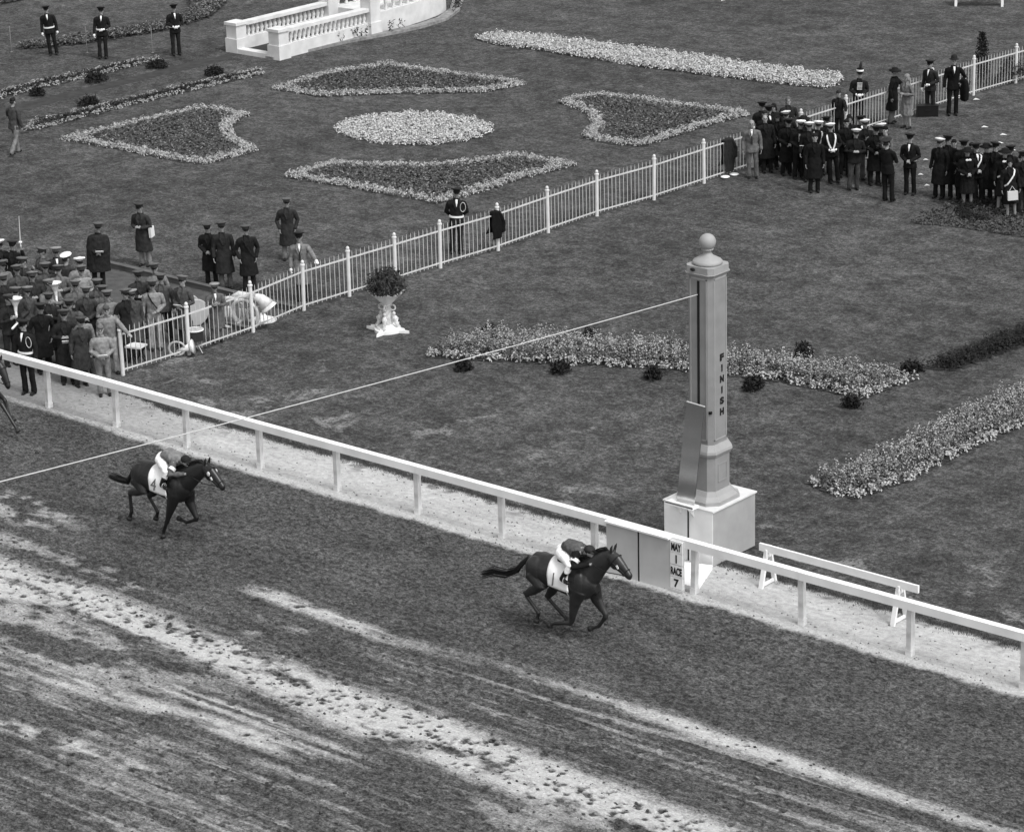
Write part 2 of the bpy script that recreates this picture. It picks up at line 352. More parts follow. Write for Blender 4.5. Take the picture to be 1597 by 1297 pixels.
# paved band yard behind the front fence (left), with darker garden walk beyond
me = np_mesh('band_yard', np.array([(-46, 1.2, .003), (-19.05, 1.2, .003), (-19.05, 8.7, .003), (-26.6, 8.7, .003), (-26.6, 7.2, .003), (-46, 7.2, .003)]), np.array([(0, 1, 2, 3, 4, 5)]))
tag(link('yard', me, mat_paved()), kind='structure')
walk = [G(*p) for p in ((-20, 186), (40, 172), (150, 143), (260, 116), (362, 92), (362, 84), (300, 96), (240, 112), (130, 138), (-20, 175))]
MB().prism([(p[0], p[1]) for p in walk], -.02, .006).obj('garden_path', grey(.038, .95, .35, 3.), loc=(0, 0, 0))['kind'] = 'structure'

# ------------------------------------------------------------------ loose clods and tufts
def cards(P, N, size, aspect=.5):
    n = len(P); t = rng.normal(size=(n, 3)); t -= N * (t * N).sum(1, keepdims=True); t /= np.linalg.norm(t, axis=1, keepdims=True); b = np.cross(N, t)
    s = size[:, None] if hasattr(size, '__len__') else size
    V = np.stack([P - t * s, P - b * s * aspect + N * s * .12, P + t * s, P + b * s * aspect + N * s * .12], 1).reshape(-1, 3); return V, np.arange(4 * n).reshape(-1, 4)
def unit(a): return a / np.linalg.norm(a, axis=-1, keepdims=True)
def tufts(name, P, h, k, mat, label, spread=.04):
    Q = np.repeat(P, k, 0); n = len(Q); a = rng.uniform(0, 2 * math.pi, n); lean = rng.normal(0, .45, (n, 2)); L = h * rng.uniform(.5, 1.2, n)
    base = Q + np.stack([rng.normal(0, spread, n), rng.normal(0, spread, n), np.zeros(n)], 1); w = np.stack([np.cos(a), np.sin(a), a * 0], 1) * (h * .09)
    tip = base + np.stack([lean[:, 0] * L, lean[:, 1] * L, L], 1)
    V = np.stack([base - w, base + w, tip], 1).reshape(-1, 3); me = np_mesh(name, V, np.arange(3 * n).reshape(-1, 3))
    return tag(link(name, me, mat), label, 'grass', kind='stuff')
def clods(n, P, r, tone, label, name):
    o6 = np.array([(1, 0, 0), (-1, 0, 0), (0, 1, 0), (0, -1, 0), (0, 0, 1), (0, 0, -.3)], float); F = np.array([(0, 2, 4), (2, 1, 4), (1, 3, 4), (3, 0, 4), (2, 0, 5), (1, 2, 5), (3, 1, 5), (0, 3, 5)])
    V = P[:, None, :] + o6[None] * (r[:, None, None] * rng.uniform(.6, 1.3, (n, 6, 1))) * np.array([1.2, 1, .75]); Fa = (F[None] + np.arange(n)[:, None, None] * 6).reshape(-1, 3)
    tag(link(name, np_mesh(name, V.reshape(-1, 3), Fa), grey(tone, .95, .5, 3.)), label, 'dirt', kind='stuff')
n = 9000; P = np.stack([rng.uniform(-20, 11, n), -.5 - 14 * rng.random(n), np.full(n, .006)], 1); clods(n, P, .012 + .03 * rng.random(n) ** 3, .07, 'dark clods of dirt thrown up all over the track', 'dirt_clods')
n = 1300; P = np.stack([rng.uniform(-19, 10, n), -.35 + 1.9 * rng.random(n) ** 1.6, np.full(n, .012)], 1); clods(n, P, .006 + .02 * rng.random(n) ** 2, .17, 'dark crumbs of dirt scattered over the sandy strip', 'dirt_crumbs')
u = rng.uniform(-18.4, 9.5, 5200); e = lawn_edge(u); P = np.stack([u, e + rng.normal(.02, .09, len(u)), np.zeros(len(u))], 1)
tufts('grass_edge', P, .055, 5, leafm(.065), 'ragged grass edge where the lawn meets the sandy strip')

# ------------------------------------------------------------------ flower beds
def inpoly(P, poly):
    x, y = P[:, 0], P[:, 1]; c = np.zeros(len(P), bool); n = len(poly); j = n - 1
    for i in range(n):
        xi, yi = poly[i]; xj, yj = poly[j]; m = ((yi > y) != (yj > y)) & (x < (xj - xi) * (y - yi) / (yj - yi + 1e-12) + xi); c ^= m; j = i
    return c
def edist(P, poly):
    d = np.full(len(P), 1e9); n = len(poly)
    for i in range(n):
        a, b = np.array(poly[i]), np.array(poly[(i + 1) % n]); ab = b - a; t = np.clip(((P - a) @ ab) / (ab @ ab + 1e-9), 0, 1); d = np.minimum(d, np.linalg.norm(P - a - t[:, None] * ab, axis=1))
    return d
def scatter(poly, d):
    A = np.array(poly); lo, hi = A.min(0), A.max(0); X, Y = np.meshgrid(np.arange(lo[0], hi[0], d), np.arange(lo[1], hi[1], d)); P = np.stack([X.ravel(), Y.ravel()], 1); P = P + rng.uniform(-.45, .45, P.shape) * d
    return P[inpoly(P, poly)]
def domes(P, r, h, k, size, aspect=.55, up=.6, lo=.15):
    n = len(P); rr = r * rng.uniform(.7, 1.25, n); hh = h * rng.uniform(.7, 1.25, n); Q = np.repeat(np.arange(n), k); N = len(Q)
    ph = rng.uniform(0, 2 * math.pi, N); q = np.sqrt(rng.random(N)); el = np.sqrt(1 - q * q)
    D = np.stack([np.cos(ph) * q, np.sin(ph) * q, el], 1); C = np.stack([P[Q, 0], P[Q, 1], np.zeros(N)], 1)
    z = hh[Q] * np.maximum(lo, el * rng.uniform(.55, 1.05, N)); C = C + np.stack([D[:, 0] * rr[Q], D[:, 1] * rr[Q], z], 1)
    Nn = unit(D * np.array([1, 1, 1]) + np.array([0, 0, up]) + rng.normal(0, .45, (N, 3)))
    return cards(C, Nn, size * rng.uniform(.6, 1.3, N), aspect)
def far_h(pts, h): return [tuple(G(p[0], p[1], h if len(p) > 2 else 0.)[:2]) for p in pts]
def bed(pts, label, style, h=.16, bw=.42, group='flower beds on the lawn', cat='flower bed'):
    poly = far_h(pts, h * (.6 if style == 'mixed' else .75)); c = np.mean(poly, 0); poly = [(p[0] - c[0], p[1] - c[1]) for p in poly]
    root = empty('flower_bed', (c[0], c[1], 0), label, cat, group)
    q = scatter(poly, .11); n = len(q); a = rng.uniform(0, 1.57, n); sz = rng.uniform(.08, .12, n); zz = rng.uniform(.006, .02, n)      # crumbly soil
    V = np.stack([np.stack([q[:, 0] + sz * np.cos(a + k * 1.5708), q[:, 1] + sz * np.sin(a + k * 1.5708), zz + rng.uniform(-.004, .012, n)], 1) for k in range(4)], 1).reshape(-1, 3)
    link('soil', np_mesh('soil', V, np.arange(4 * n).reshape(-1, 4)), grey(.045, .95, .4, 7., .02), root)
    def put(name, VF, mat): link(name, np_mesh(name, *VF), mat, root)
    if style == 'edged':
        P = scatter(poly, .155); d = edist(P, poly); inn = P[d > bw * .9]; out = P[d <= bw]
        put('border', domes(out, .12, h * 1.05, 42, .030, .5), leafm(.40, .5)); put('border_leaves', domes(out, .12, h * .6, 7, .045, .5), leafm(.1, .4))
        put('foliage', domes(inn, .12, h * .95, 22, .045, .5), leafm(.082, .5)); put('blossoms', domes(inn[::2], .1, h * 1.1, 9, .03, .8), leafm(.2, .5))
    elif style == 'pale':
        P = scatter(poly, .17); put('blossoms', domes(P, .14, h * 1.05, 44, .035, .55), leafm(.50, .5)); put('foliage', domes(P, .13, h * .65, 8, .05, .5), leafm(.13, .4))
    elif style == 'mixed':
        P = scatter(poly, .15); d = edist(P, poly); low = P[d < .22]; tall = P[d >= .14]
        put('foliage', domes(tall, .13, h * .95, 34, .045, .45, .3, .05), leafm(.11, .55)); k = rng.random(len(tall))
        put('blossoms', domes(tall[k > .1], .11, h * 1.18, 44, .021, .8, .6, .2), leafm(.33, .6)); put('border', domes(low, .12, h * .55, 34, .034, .6), leafm(.36, .5))
    elif style == 'dark':
        P = scatter(poly, .10); put('foliage', domes(P, .12, h, 26, .035, .5, .9, .3), leafm(.02, .5))
    elif style == 'low':
        P = scatter(poly, .17); put('foliage', domes(P, .13, h, 20, .045, .5), leafm(.075, .5))
    elif style == 'strip':
        P = scatter(poly, .15); d = edist(P, poly); put('border', domes(P[d < .2], .11, h * 1.05, 22, .045, .5), leafm(.28, .45)); put('foliage', domes(P[d >= .12], .12, h, 20, .05, .5), leafm(.03, .5))
    elif style == 'rough':
        P = scatter(poly, .14); put('foliage', domes(P, .14, h, 26, .05, .5, .6, .0), leafm(.06, .6)); put('blossoms', domes(P, .12, h * 1.1, 12, .035, .7, .6, .5), leafm(.19, .5))
    return root
bed([(425, 140), (501, 111, 1), (560, 102, 1), (609, 95, 1), (640, 101, 1), (720, 112, 1), (800, 122, 1), (818, 128, 1), (755, 145), (690, 146), (625, 147), (560, 149), (501, 152)], 'farthest pale-edged flower bed, a broad arrow shape below the white balustrade', 'edged')
bed([(96, 218), (180, 192, 1), (270, 172, 1), (313, 162, 1), (348, 166, 1), (391, 175, 1), (366, 190), (361, 203), (368, 217), (400, 236), (360, 247), (316, 257), (255, 248), (180, 233)], 'leftmost pale-edged flower bed, pointing left with a notch facing the round bed', 'edged')
bed([(870, 160), (900, 147, 1), (938, 142, 1), (1020, 152, 1), (1090, 162, 1), (1150, 168, 1), (1169, 174, 1), (1110, 195), (1050, 215), (998, 229), (960, 226), (906, 216), (926, 196), (916, 180), (900, 171)], 'pale-edged flower bed at right of the round bed, running to the fence by the guards', 'edged')
bed([(442, 277), (470, 262, 1), (520, 248, 1), (590, 252, 1), (660, 252, 1), (740, 246, 1), (800, 236, 1), (850, 243, 1), (899, 253, 1), (830, 275), (740, 303), (683, 318), (600, 303), (520, 289)], 'nearest pale-edged flower bed, behind the guard in white belt at the fence', 'edged')
cc = G(646, 200); bed_round = [(0, 0)]
bed([(646 + 121 * math.cos(t), 200 - 27 * math.sin(t)) + ((1,) if math.sin(t) > .2 else ()) for t in np.linspace(0, 2 * math.pi, 36, endpoint=False)], 'round flower bed full of pale blooms in the middle of the garden', 'pale')
bed([(741, 62), (768, 49, 1), (850, 53, 1), (1000, 73, 1), (1150, 93, 1), (1315, 114, 1), (1308, 124, 1), (1285, 139), (1150, 124), (1000, 105), (850, 81), (770, 70)], 'long narrow flower bed of pale blooms ending behind the drum major', 'pale', .22)
bed([(652, 556), (690, 534, 1), (745, 512, 1), (800, 516, 1), (900, 522, 1), (1000, 530, 1), (1100, 538, 1), (1200, 550, 1), (1320, 564, 1), (1432, 578, 1), (1400, 602), (1346, 622), (1290, 610), (1200, 593), (1080, 580), (960, 572), (840, 567), (740, 562)], 'wide bed of tall mixed flowers passing behind the finish post', 'mixed', .41)
bed([(1254, 752), (1300, 731, 1), (1340, 714, 1), (1450, 662, 1), (1530, 624, 1), (1600, 594, 1), (1680, 560, 1), (1690, 625), (1600, 661), (1500, 708), (1420, 748), (1338, 779), (1290, 768)], 'long bed of tall mixed flowers nearest the rail at right', 'mixed', .41)
bed([(1444, 576), (1480, 548, 1), (1540, 522, 1), (1600, 500, 1), (1680, 475, 1), (1690, 505), (1600, 538), (1545, 558), (1490, 578)], 'low dark clipped hedge bed at right edge behind the nearest flowers', 'dark', .35, cat='hedge', group=None)
bed([(1424, 348), (1480, 312, 1), (1530, 304, 1), (1600, 312, 1), (1680, 330, 1), (1690, 385), (1600, 371), (1520, 358)], 'dull low carpet bed with a dark ring in front of the right crowd', 'low', .12)
bed([(1490, 330), (1500, 320), (1530, 316), (1565, 318), (1580, 326), (1560, 325), (1530, 324), (1512, 331), (1515, 338), (1545, 343), (1530, 348), (1500, 343)], 'dark ring of plants inside the dull carpet bed', 'dark', .2, cat='hedge', group=None)
bed([(-30, 158), (0, 140, 1), (58, 124, 1), (150, 104, 1), (221, 90, 1), (250, 88, 1), (240, 97), (130, 123), (70, 137), (0, 154)], 'narrow border of pale-edged dark plants on the far side of the garden walk', 'strip', .13)
bed([(34, 208), (50, 186, 1), (110, 173, 1), (195, 152, 1), (300, 127, 1), (408, 104, 1), (410, 116), (300, 142), (200, 166), (110, 190)], 'narrow border of pale-edged dark plants on the near side of the garden walk', 'strip', .13)
bed([(18, 78), (22, 68, 1), (125, 53, 1), (212, 40, 1), (275, 26, 1), (300, 8, 1), (290, -20, 1), (345, -20), (350, 8), (326, 28), (250, 50), (140, 68), (70, 75)], 'curved rough flower border behind the three guards', 'rough', .25)
bed([(-20, 12), (-20, -6, 1), (60, -20, 1), (90, -20), (40, 0)], 'sliver of flower border cut off by the top left corner', 'rough', .2)

def shrub(px, py, w, h, label, tone=.018, tall=False, group='dwarf evergreen shrubs on the lawn', name='dwarf_shrub'):
    p = G(px, py); w, h = (w * .78, h * .66) if group else (w, h); root = empty(name, (p[0], p[1], 0), label, 'shrub', group); s = 150 if not tall else 260
    n = s; ph = rng.uniform(0, 6.28, n); q = np.sqrt(rng.random(n)); zz = rng.random(n) ** .8
    if tall: rad = w / 2 * (1 - zz) ** .6 * (.8 + .3 * rng.random(n)); C = np.stack([np.cos(ph) * rad, np.sin(ph) * rad, zz * h], 1)
    else: el = np.sqrt(1 - q * q); lob = 1 + .18 * np.sin(3 * ph + px); C = np.stack([np.cos(ph) * q * w / 2 * lob, np.sin(ph) * q * w / 2 * lob, .04 + h * el * rng.uniform(.55, 1.05, n)], 1)
    C = np.repeat(C, 5, 0); C = C + rng.normal(0, .05, C.shape); C[:, 2] = np.maximum(C[:, 2], .02); N = unit(rng.normal(0, .6, C.shape) + np.array([0, 0, .5]) + C * np.array([1, 1, .2]))
    link('foliage', np_mesh('foliage', *cards(C, N, .05 * rng.uniform(.6, 1.3, len(C)), .4)), leafm(tone, .6), root)
    b = MB(); b.tube([(0, 0, 0), (.01, 0, h * .4)], [.035, .02]); [b.tube([(0, 0, h * .2), (math.cos(a) * w * .25, math.sin(a) * w * .25, h * .6)], [.018, .008], 6) for a in (0, 1.3, 2.6, 3.9, 5.1)]; b.obj('stem', grey(.04), root)
for (x, y, w, h, l) in ((722, 577, .42, .3, 'small dark shrub before the left end of the mixed bed'), (873, 581, .46, .32, 'small dark shrub between wire and post, before the mixed bed'), (1019, 590, .4, .28, 'small dark shrub just left of the finish post'),
        (1175, 608, .5, .36, 'small dark shrub just right of the finish post lettering'), (1328, 634, .4, .26, 'small dark shrub at the near corner of the mixed bed'), (1253, 556, .38, .4, 'round dark shrub behind the mixed bed, right of the post'),
        (918, 534, .3, .4, 'dark sprig standing up among the mixed flowers, mid bed'), (763, 524, .34, .3, 'dark sprig standing up at the back left of the mixed bed'), (1421, 579, .62, .2, 'flat dark shrub at the right tip of the mixed bed'),
        (150, 128, .95, .42, 'broad dark round shrub on far walk border, behind walking man'), (246, 106, .8, .32, 'flat dark shrub at the far end of the walk border'), (335, 118, .8, .34, 'flat dark shrub close to the balustrade foot'),
        (58, 149, .55, .28, 'smallest dark shrub of the garden walk, near left edge'), (140, 165, .75, .38, 'lumpy dark shrub on the near walk border')): shrub(x, y, w, h, l)
shrub(1530, 132, .55, 1.75, 'tall dark columnar evergreen behind the far end of the fence', .015, True, None, 'evergreen_column')
shrub(1578, 128, 1.0, .8, 'bushy dark shrub behind the fence at far right', .025, False, None, 'bushy_shrub')

# ------------------------------------------------------------------ running rail, finish boards
rail = empty('running_rail', (-4.0, 0, 0), 'white wooden running rail along the dirt track', 'rail')
jt = [-25.0] + [2.53 - 2.4 * 2 * k + .06 * rng.normal() for k in range(5, -1, -1)] + [7.3, 12.1, 25]
jz = rng.normal(0, .007, 20); jy = rng.normal(0, .006, 20)
for k in range(len(jt) - 1): MB().bar((jt[k] + 4.003, -.03 + jy[k], 1.02 + jz[k]), (jt[k + 1] + 3.997, -.03 + jy[k + 1] * .5, 1.02 + jz[k + 1]), .15, .16).obj('rail_beam', grey(.84, .6, .1, 1.6), rail)
for i in range(-9, 7):
    x = 2.53 + i * 2.385 if i >= 0 else {-1: 0.0, -2: -2.45}.get(i, -4.86 - (-i - 3) * 2.3)
    b = MB(); b.box((0, 0, .47), (.11, .11, .93)); b.box((0, 0, .06), (.13, .13, .12)); b.obj('rail_post', grey(.64, .65, .26, 3.5), rail, (x + 4.0, .02, 0)).__setattr__('rotation_euler', (rng.normal(0, .012), rng.normal(0, .012), rng.normal(0, .05))) if not (-1.9 < x < -.6) else None
board = empty('finish_board', (-1.24, -.13, 0), 'grey finish line board with a black upright stripe fixed to the rail', 'board')
MB().box((0, 0, .52), (1.56, .035, 1.08)).obj('panel', grey(.52, .6, .08, 2.), board); MB().box((0, -.002, 1.082), (1.57, .16, .035)).obj('top_strip', paint(.84), board)
MB().box((.015, -.0195, .52), (.032, .006, 1.08)).obj('stripe', BLACK, board)
sg = empty('race_sign', (-.30, -.125, 0), 'white number sign reading MAY 1 RACE 7 at the finish', 'sign')
MB().box((0, .005, .53), (.32, .03, 1.06)).obj('backing', paint(.5), sg)
for t, zc, w, h in (('MAY', .935, .235, .16), ('1', .69, .03, .17), ('RACE', .435, .265, .16), ('7', .19, .115, .17)):
    pl = MB().box((0, -.02, zc), (.30, .02, .235)).obj('plate', paint(.84, .03), sg); text(t, 'lettering', (0, -.034, zc), (1, 0, 0), (0, 0, 1), w, h, BLACK, pl, .035)
MB().box((.0, -.02, .035), (.32, .05, .05)).obj('foot_rail', paint(.55), sg)
pf = [(-1.02, .99), (-.44, 1.2), (.02, .10), (-.52, .06)]
MB().prism(pf, .0, .09).obj('platform', paint(.84, .05)); o = bpy.data.objects['platform']; tag(o, 'low white wooden platform between number sign and pedestal', 'platform')

# ------------------------------------------------------------------ finish post
FX, FY = -1.08, 1.93
post = empty('finish_post', (FX, FY, 0), 'tall finish post with ball finial on a white box pedestal', 'finish post')
PG = grey(.235, .55, .1, 3.); PL = grey(.30, .55, .1, 3.)
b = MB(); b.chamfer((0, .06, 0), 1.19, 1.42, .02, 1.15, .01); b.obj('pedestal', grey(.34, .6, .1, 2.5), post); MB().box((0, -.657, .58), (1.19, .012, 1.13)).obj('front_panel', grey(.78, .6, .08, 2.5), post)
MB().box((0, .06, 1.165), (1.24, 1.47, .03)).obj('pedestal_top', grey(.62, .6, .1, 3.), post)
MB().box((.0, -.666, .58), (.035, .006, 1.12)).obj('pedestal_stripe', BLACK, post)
b = MB(); b.chamfer((0, 0), 1.06, 1.06, 1.18, 1.25, .2); b.chamfer((0, 0), 1.0, 1.0, 1.25, 1.33, .19, .15, .84, .84); b.chamfer((0, 0), .84, .84, 1.33, 1.42, .15, .12, .74, .74); b.obj('base_moulding', PL, post)
MB().chamfer((0, 0), .70, .70, 1.42, 2.13, .12).obj('plinth', PG, post)
b = MB(); b.box((.352, 0, 1.95), (.012, .3, .03)); b.box((.352, 0, 1.6), (.018, .3, .035)); b.box((.352, -.135, 1.775), (.012, .03, .33)); b.box((.352, .135, 1.775), (.012, .03, .33)); b.obj('plinth_panel', PG, post)
b = MB(); b.chamfer((0, 0), .73, .73, 2.13, 2.2, .12, .13, .80, .80); b.chamfer((0, 0), .80, .80, 2.2, 2.25, .13, .12, .78, .78); b.chamfer((0, 0), .78, .78, 2.25, 2.37, .12, .09, .64, .64); b.obj('moulding', PL, post)
MB().chamfer((0, 0), .60, .60, 2.37, 5.8, .085).obj('shaft', PG, post)
b = MB()
for (sx, sy) in ((1, 0), (0, -1), (-1, 0), (0, 1)):
    for k in (-.19, .19):
        c = (sx * .302 + (k if sx == 0 else 0), sy * .302 + (k if sy == 0 else 0), 4.1)
        b.box(c, (.016 if sx else .025, .016 if sy else .025, 3.3))
    for zc in (2.46, 5.74): b.box((sx * .302, sy * .302, zc), (.016 if sx else .405, .016 if sy else .405, .028))
b.obj('panel_beading', PL, post)
MB().box((0, -.304, 4.2), (.055, .008, 3.0)).obj('shaft_stripe', BLACK, post)
for i, ch in enumerate('FINISH'):
    yy = 556.5 + i * 16.9; q = VX(1125.5, yy, FX + .3); text(ch, 'lettering', (.308, q[1] - FY, q[2]), (0, 1, 0), (0, 0, 1), .125 if ch != 'I' else .035, .145, BLACK, post, .05)
b = MB(); b.chamfer((0, 0), .64, .64, 5.8, 5.84, .09, .09, .70, .70); b.chamfer((0, 0), .66, .66, 5.84, 5.98, .09, .09, .66, .66); b.obj('cap_slab', PL, post)
MB().lathe([(.0, 5.98), (.285, 5.985), (.295, 6.0), (.295, 6.03), (.27, 6.06), (.2, 6.1), (.11, 6.145), (.075, 6.2), (.075, 6.24), (.115, 6.255), (.12, 6.275), (.08, 6.29)]).obj('finial_base', PL, post, smooth=True)
MB().ell((0, 0, 6.41), (.165, .165, .165), 32, 20).obj('ball', PL, post, smooth=True)
MB().box((.26, -.27, 3.05), (.05, .05, .05)).obj('hook', BLACK, post); MB().ell((-.1, -.35, 5.92), (.06, .03, .035)).obj('pulley', BLACK, post)
# mirror leaning on a shelf
mr = empty('finish_mirror', (-1.06, 1.13, 1.17), 'tall frameless mirror leaning back on shelf of pedestal, reflecting the track', 'mirror')
mm = bpy.data.materials.new('mirror'); mm.use_nodes = True; pb = mm.node_tree.nodes['Principled BSDF']; pb.inputs['Metallic'].default_value = 1; pb.inputs['Roughness'].default_value = .09; pb.inputs['Base Color'].default_value = (.62, .62, .62, 1)
ml = 2.02; a = math.radians(6.5); up = (0.045, math.sin(a), math.cos(a)); up = np.array(up) / np.linalg.norm(up); xx = np.array([1, 0, 0]) - up * up[0]; xx /= np.linalg.norm(xx); ny = np.cross(up, xx)
MB().box(np.array([.02, 0, .11]) + up * ml / 2, (.43, .018, ml), ax=(xx, ny, up)).obj('glass', mm, mr)
MB().box(np.array([.02, 0, .11]) + up * ml + up * .006, (.44, .03, .014), ax=(xx, ny, up)).obj('edge_strip', paint(.6), mr)
sh = MB(); sh.box((-.05, -.02, .075), (.66, .22, .05)); sh.box((-.05, -.12, .1), (.66, .02, .05)); sh.obj('shelf', paint(.8), mr)
for x in (-.2, .12): MB().add([(x - .015, .13, .05), (x + .015, .13, .05), (x - .015, .13, -.2), (x + .015, .13, -.2), (x - .015, -.1, .05), (x + .015, -.1, .05)], [(0, 1, 3, 2), (2, 3, 5, 4), (0, 4, 5, 1), (0, 2, 4), (1, 5, 3)]).obj('bracket', paint(.72), mr)
# finish wire
w0 = np.array([-1.1, FY - .3, 5.42]); w1 = np.array([-1.15, -24.0, 7.55])
b = MB(); b.tube([w0 + (w1 - w0) * t + np.array([0, 0, -.28 * 4 * t * (1 - t) * .35]) for t in np.linspace(0, 1, 24)], .0085, 6, dome=False); tag(b.obj('finish_wire', paint(.55)), 'thin white wire stretched over the track from finish post', 'wire')

# trestle
tr = empty('trestle', (2.4, 1.2, 0), 'white wooden sawhorse with long beam behind the rail', 'trestle')
MB().box((.15, -.06, .79), (3.62, .05, .15)).obj('beam', WHITE, tr)
for x in (-1.5, 1.52):
    lg = MB(); lg.bar((x, -.24, 0), (x, -.03, .82), .05, .09); lg.bar((x, .22, 0), (x, .03, .82), .05, .09); lg.bar((x, -.22, .06), (x, .2, .06), .04, .06); lg.box((x + .02, 0, .68), (.03, .22, .16)); lg.obj('leg_frame', WHITE, tr)

# ------------------------------------------------------------------ picket fence
fp = [(192, 585), (295, 553), (395, 518), (474, 484), (545, 462), (617, 440), (687, 418), (777, 391), (855, 363), (931, 337), (1020, 312), (1098, 286)]
FP = [G(*p) for p in fp]; p0, p1 = FP[-1], G(1518, 149); nb = 6
for k in range(1, nb + 1): FP.append(p0 + (p1 - p0) * k / nb)
dd = (G(1584, 130) - p1); [FP.append(p1 + dd * k) for k in range(1, 5)]
fence = empty('iron_fence', FP[0] * np.array([1, 1, 0]), 'long white iron picket fence crossing the lawn from track to far right', 'fence')
o0 = np.array(fence.location); FM = grey(.52, .6, .12, 4.); FM2 = grey(.62, .6, .1, 4.)
pm = None
for i, p in enumerate(FP):
    l = p - o0; b = MB(); hh = 1.24 if i else 1.16; b.lathe([(.05, 0), (.05, hh - .05), (.064, hh - .045), (.064, hh - .01), (.05, hh)], n=12); po = b.obj('fence_post', FM2, fence, l, smooth=False); po.rotation_euler = (rng.normal(0, .008), rng.normal(0, .008), 0)
    if i: MB().ell((0, 0, hh + .045), (.045, .045, .055), 10, 8).obj('post_cap', FM2, po, (0, 0, 0), smooth=True)
    if i + 1 < len(FP):
        q = FP[i + 1] - o0; t = (q - l); L = np.linalg.norm(t); b = MB(); n = int(round(L / .152))
        for z, w in ((1.02, .04), (.14, .034)): b.bar(l + t / L * .05 + np.array([0, 0, z]), q - t / L * .05 + np.array([0, 0, z]), .022, w)
        for k in range(1, n):
            c = l + t * k / n; b.tube([c + np.array([0, 0, .07]), c + np.array([0, 0, 1.13]), c + np.array([0, 0, 1.2])], [.0095, .0095, .003], 5, dome=False)
        b.obj('fence_panel', FM, fence)

def hanging_coat(c, t, L, w, label, tone, group):
    root = empty('hanging_coat', c, label, 'coat', group, math.atan2(t[1], t[0]))
    b = MB(); n = 9
    for sgn, LL in ((-1, L), (1, L * .8)):
        R = []
        for z in np.linspace(0, -LL, 8):
            k = -z / LL; R.append([(w * (.5 + .12 * math.sin(6 * k + sgn)) * math.cos(q) * (.75 + .35 * k) + .05 * math.sin(3 * k), sgn * (.05 + .05 * k) + .035 * math.sin(q) * (1 + .4 * math.cos(5 * math.atan2(math.sin(q), math.cos(q)))), z) for q in np.linspace(0, 2 * math.pi, 16, endpoint=False)])
        b.rings(R, True)
    b.ell((0, 0, .0), (w * .42, .09, .06)); b.tube([(w * .35, -.05, -.02), (w * .62, -.1, -.3), (w * .55, -.12, -.55)], [.06, .055, .05]); b.obj('cloth', cloth(tone), root, (0, 0, 0), voxel=.018, it=3)
q = FP[7]; t = FP[7] - FP[6]; hanging_coat(q - t / np.linalg.norm(t) * .12 + np.array([0, 0, 1.1]), t, .72, .42, 'black coat hung over fence beside the guard in white belt', .006, 'coats hung on the fence')
t = FP[12] - FP[11]; hanging_coat(FP[11] + t * .46 + np.array([0, 0, 1.1]), t, .95, .5, 'dark coats hung on fence next to man in light suit', .02, 'coats hung on the fence')
for (x, y, l) in ((1131, 278, 'upturned white saucer-like cap on grass under hung coats, left one'), (1145, 274, 'upturned white saucer-like cap on grass under hung coats, right one')):
    b = MB().lathe([(.03, 0), (.09, .01), (.14, .04), (.13, .06), (.05, .07)], n=16); o = b.obj('white_cap', WHITE, smooth=True); o.location = G(x, y); tag(o, l, 'cap', 'white caps on the grass')

# ------------------------------------------------------------------ kerbs of the band yard
for nm, y, x0, x1, l in (('kerb', 8.82, -26.6, -19.2, 'long dark plank kerb behind the band, at the foot of the lawn'), ('kerb', 6.85, -21.2, -18.98, 'short plank kerb behind the horns lying by the fence')):
    b = MB(); b.box(((x0 + x1) / 2, y, .065), (x1 - x0, .12, .13)); b.box(((x0 + x1) / 2, y, .14), (x1 - x0, .16, .02)); tag(b.obj(nm, grey(.10, .9, .3, 2.)), l, 'kerb', 'plank kerbs of the band yard')

# ------------------------------------------------------------------ white balustrade stand
st = empty('balustrade_stand', G(433, 92), 'white stone presentation stand with balustrades and curved end', 'stand')
so = np.array(st.location); WS = grey(.60, .75, .12, 2.5)
bal = MB().lathe([(.07, 0), (.07, .03), (.045, .05), (.075, .14), (.08, .18), (.045, .3), (.035, .34), (.06, .36), (.06, .39)], n=10).mesh('baluster', smooth=True)
def run(x0, y0, y1, zb, zt, nbal, thick=.30):
    L = y1 - y0; yc = (y0 + y1) / 2
    MB().box((x0, yc, zb / 2), (thick, L, zb)).obj('wall', WS, st); MB().box((x0, yc, zt + .06), (thick + .06, L, .12)).obj('coping', WS, st)
    for k in range(nbal):
        o = link('baluster', bal, WS, st, (x0, y0 + (k + .5) * L / nbal, zb)); o.scale = (1, 1, (zt - zb) / .39)
def pier(x, y, w, h):
    b = MB(); b.box((x, y, h / 2), (w, w, h)); b.box((x, y, .25), (w + .08, w + .08, .5)); b.box((x, y, h + .05), (w + .1, w + .1, .1)); b.obj('pier', WS, st)
pier(0, .1, .5, .98); pier(-2.1, .1, .5, .98); run(0, .36, 4.6, .48, .9, 19); run(-2.1, .36, 4.6, .48, .9, 19)
MB().box((-1.05, .0, .08), (1.6, .36, .16)).obj('threshold', WS, st); MB().box((-1.05, 2.4, .03), (1.8, 4.3, .06)).obj('floor', grey(.03), st)
pier(0, 4.85, .5, 1.7); pier(-2.1, 4.85, .5, 1.7)
NA = 16; cx, cy, RX, RY = -1.05, 5.1, 1.15, 4.9       # raised platform with rounded end
arc = [(cx + RX * math.cos(t), cy + RY * math.sin(t)) for t in np.linspace(0, math.pi, NA)]
MB().prism(arc, 0, .78).obj('drum_wall', WS, st)
b = MB(); inn = [(cx + (RX - .3) * math.cos(t), cy + (RY - .3) * math.sin(t)) for t in np.linspace(0, math.pi, NA)]
for i in range(NA - 1): b.prism([arc[i], arc[i + 1], inn[i + 1], inn[i]], 1.45, 1.57)
b.obj('curved_coping', WS, st)
nb2 = 34
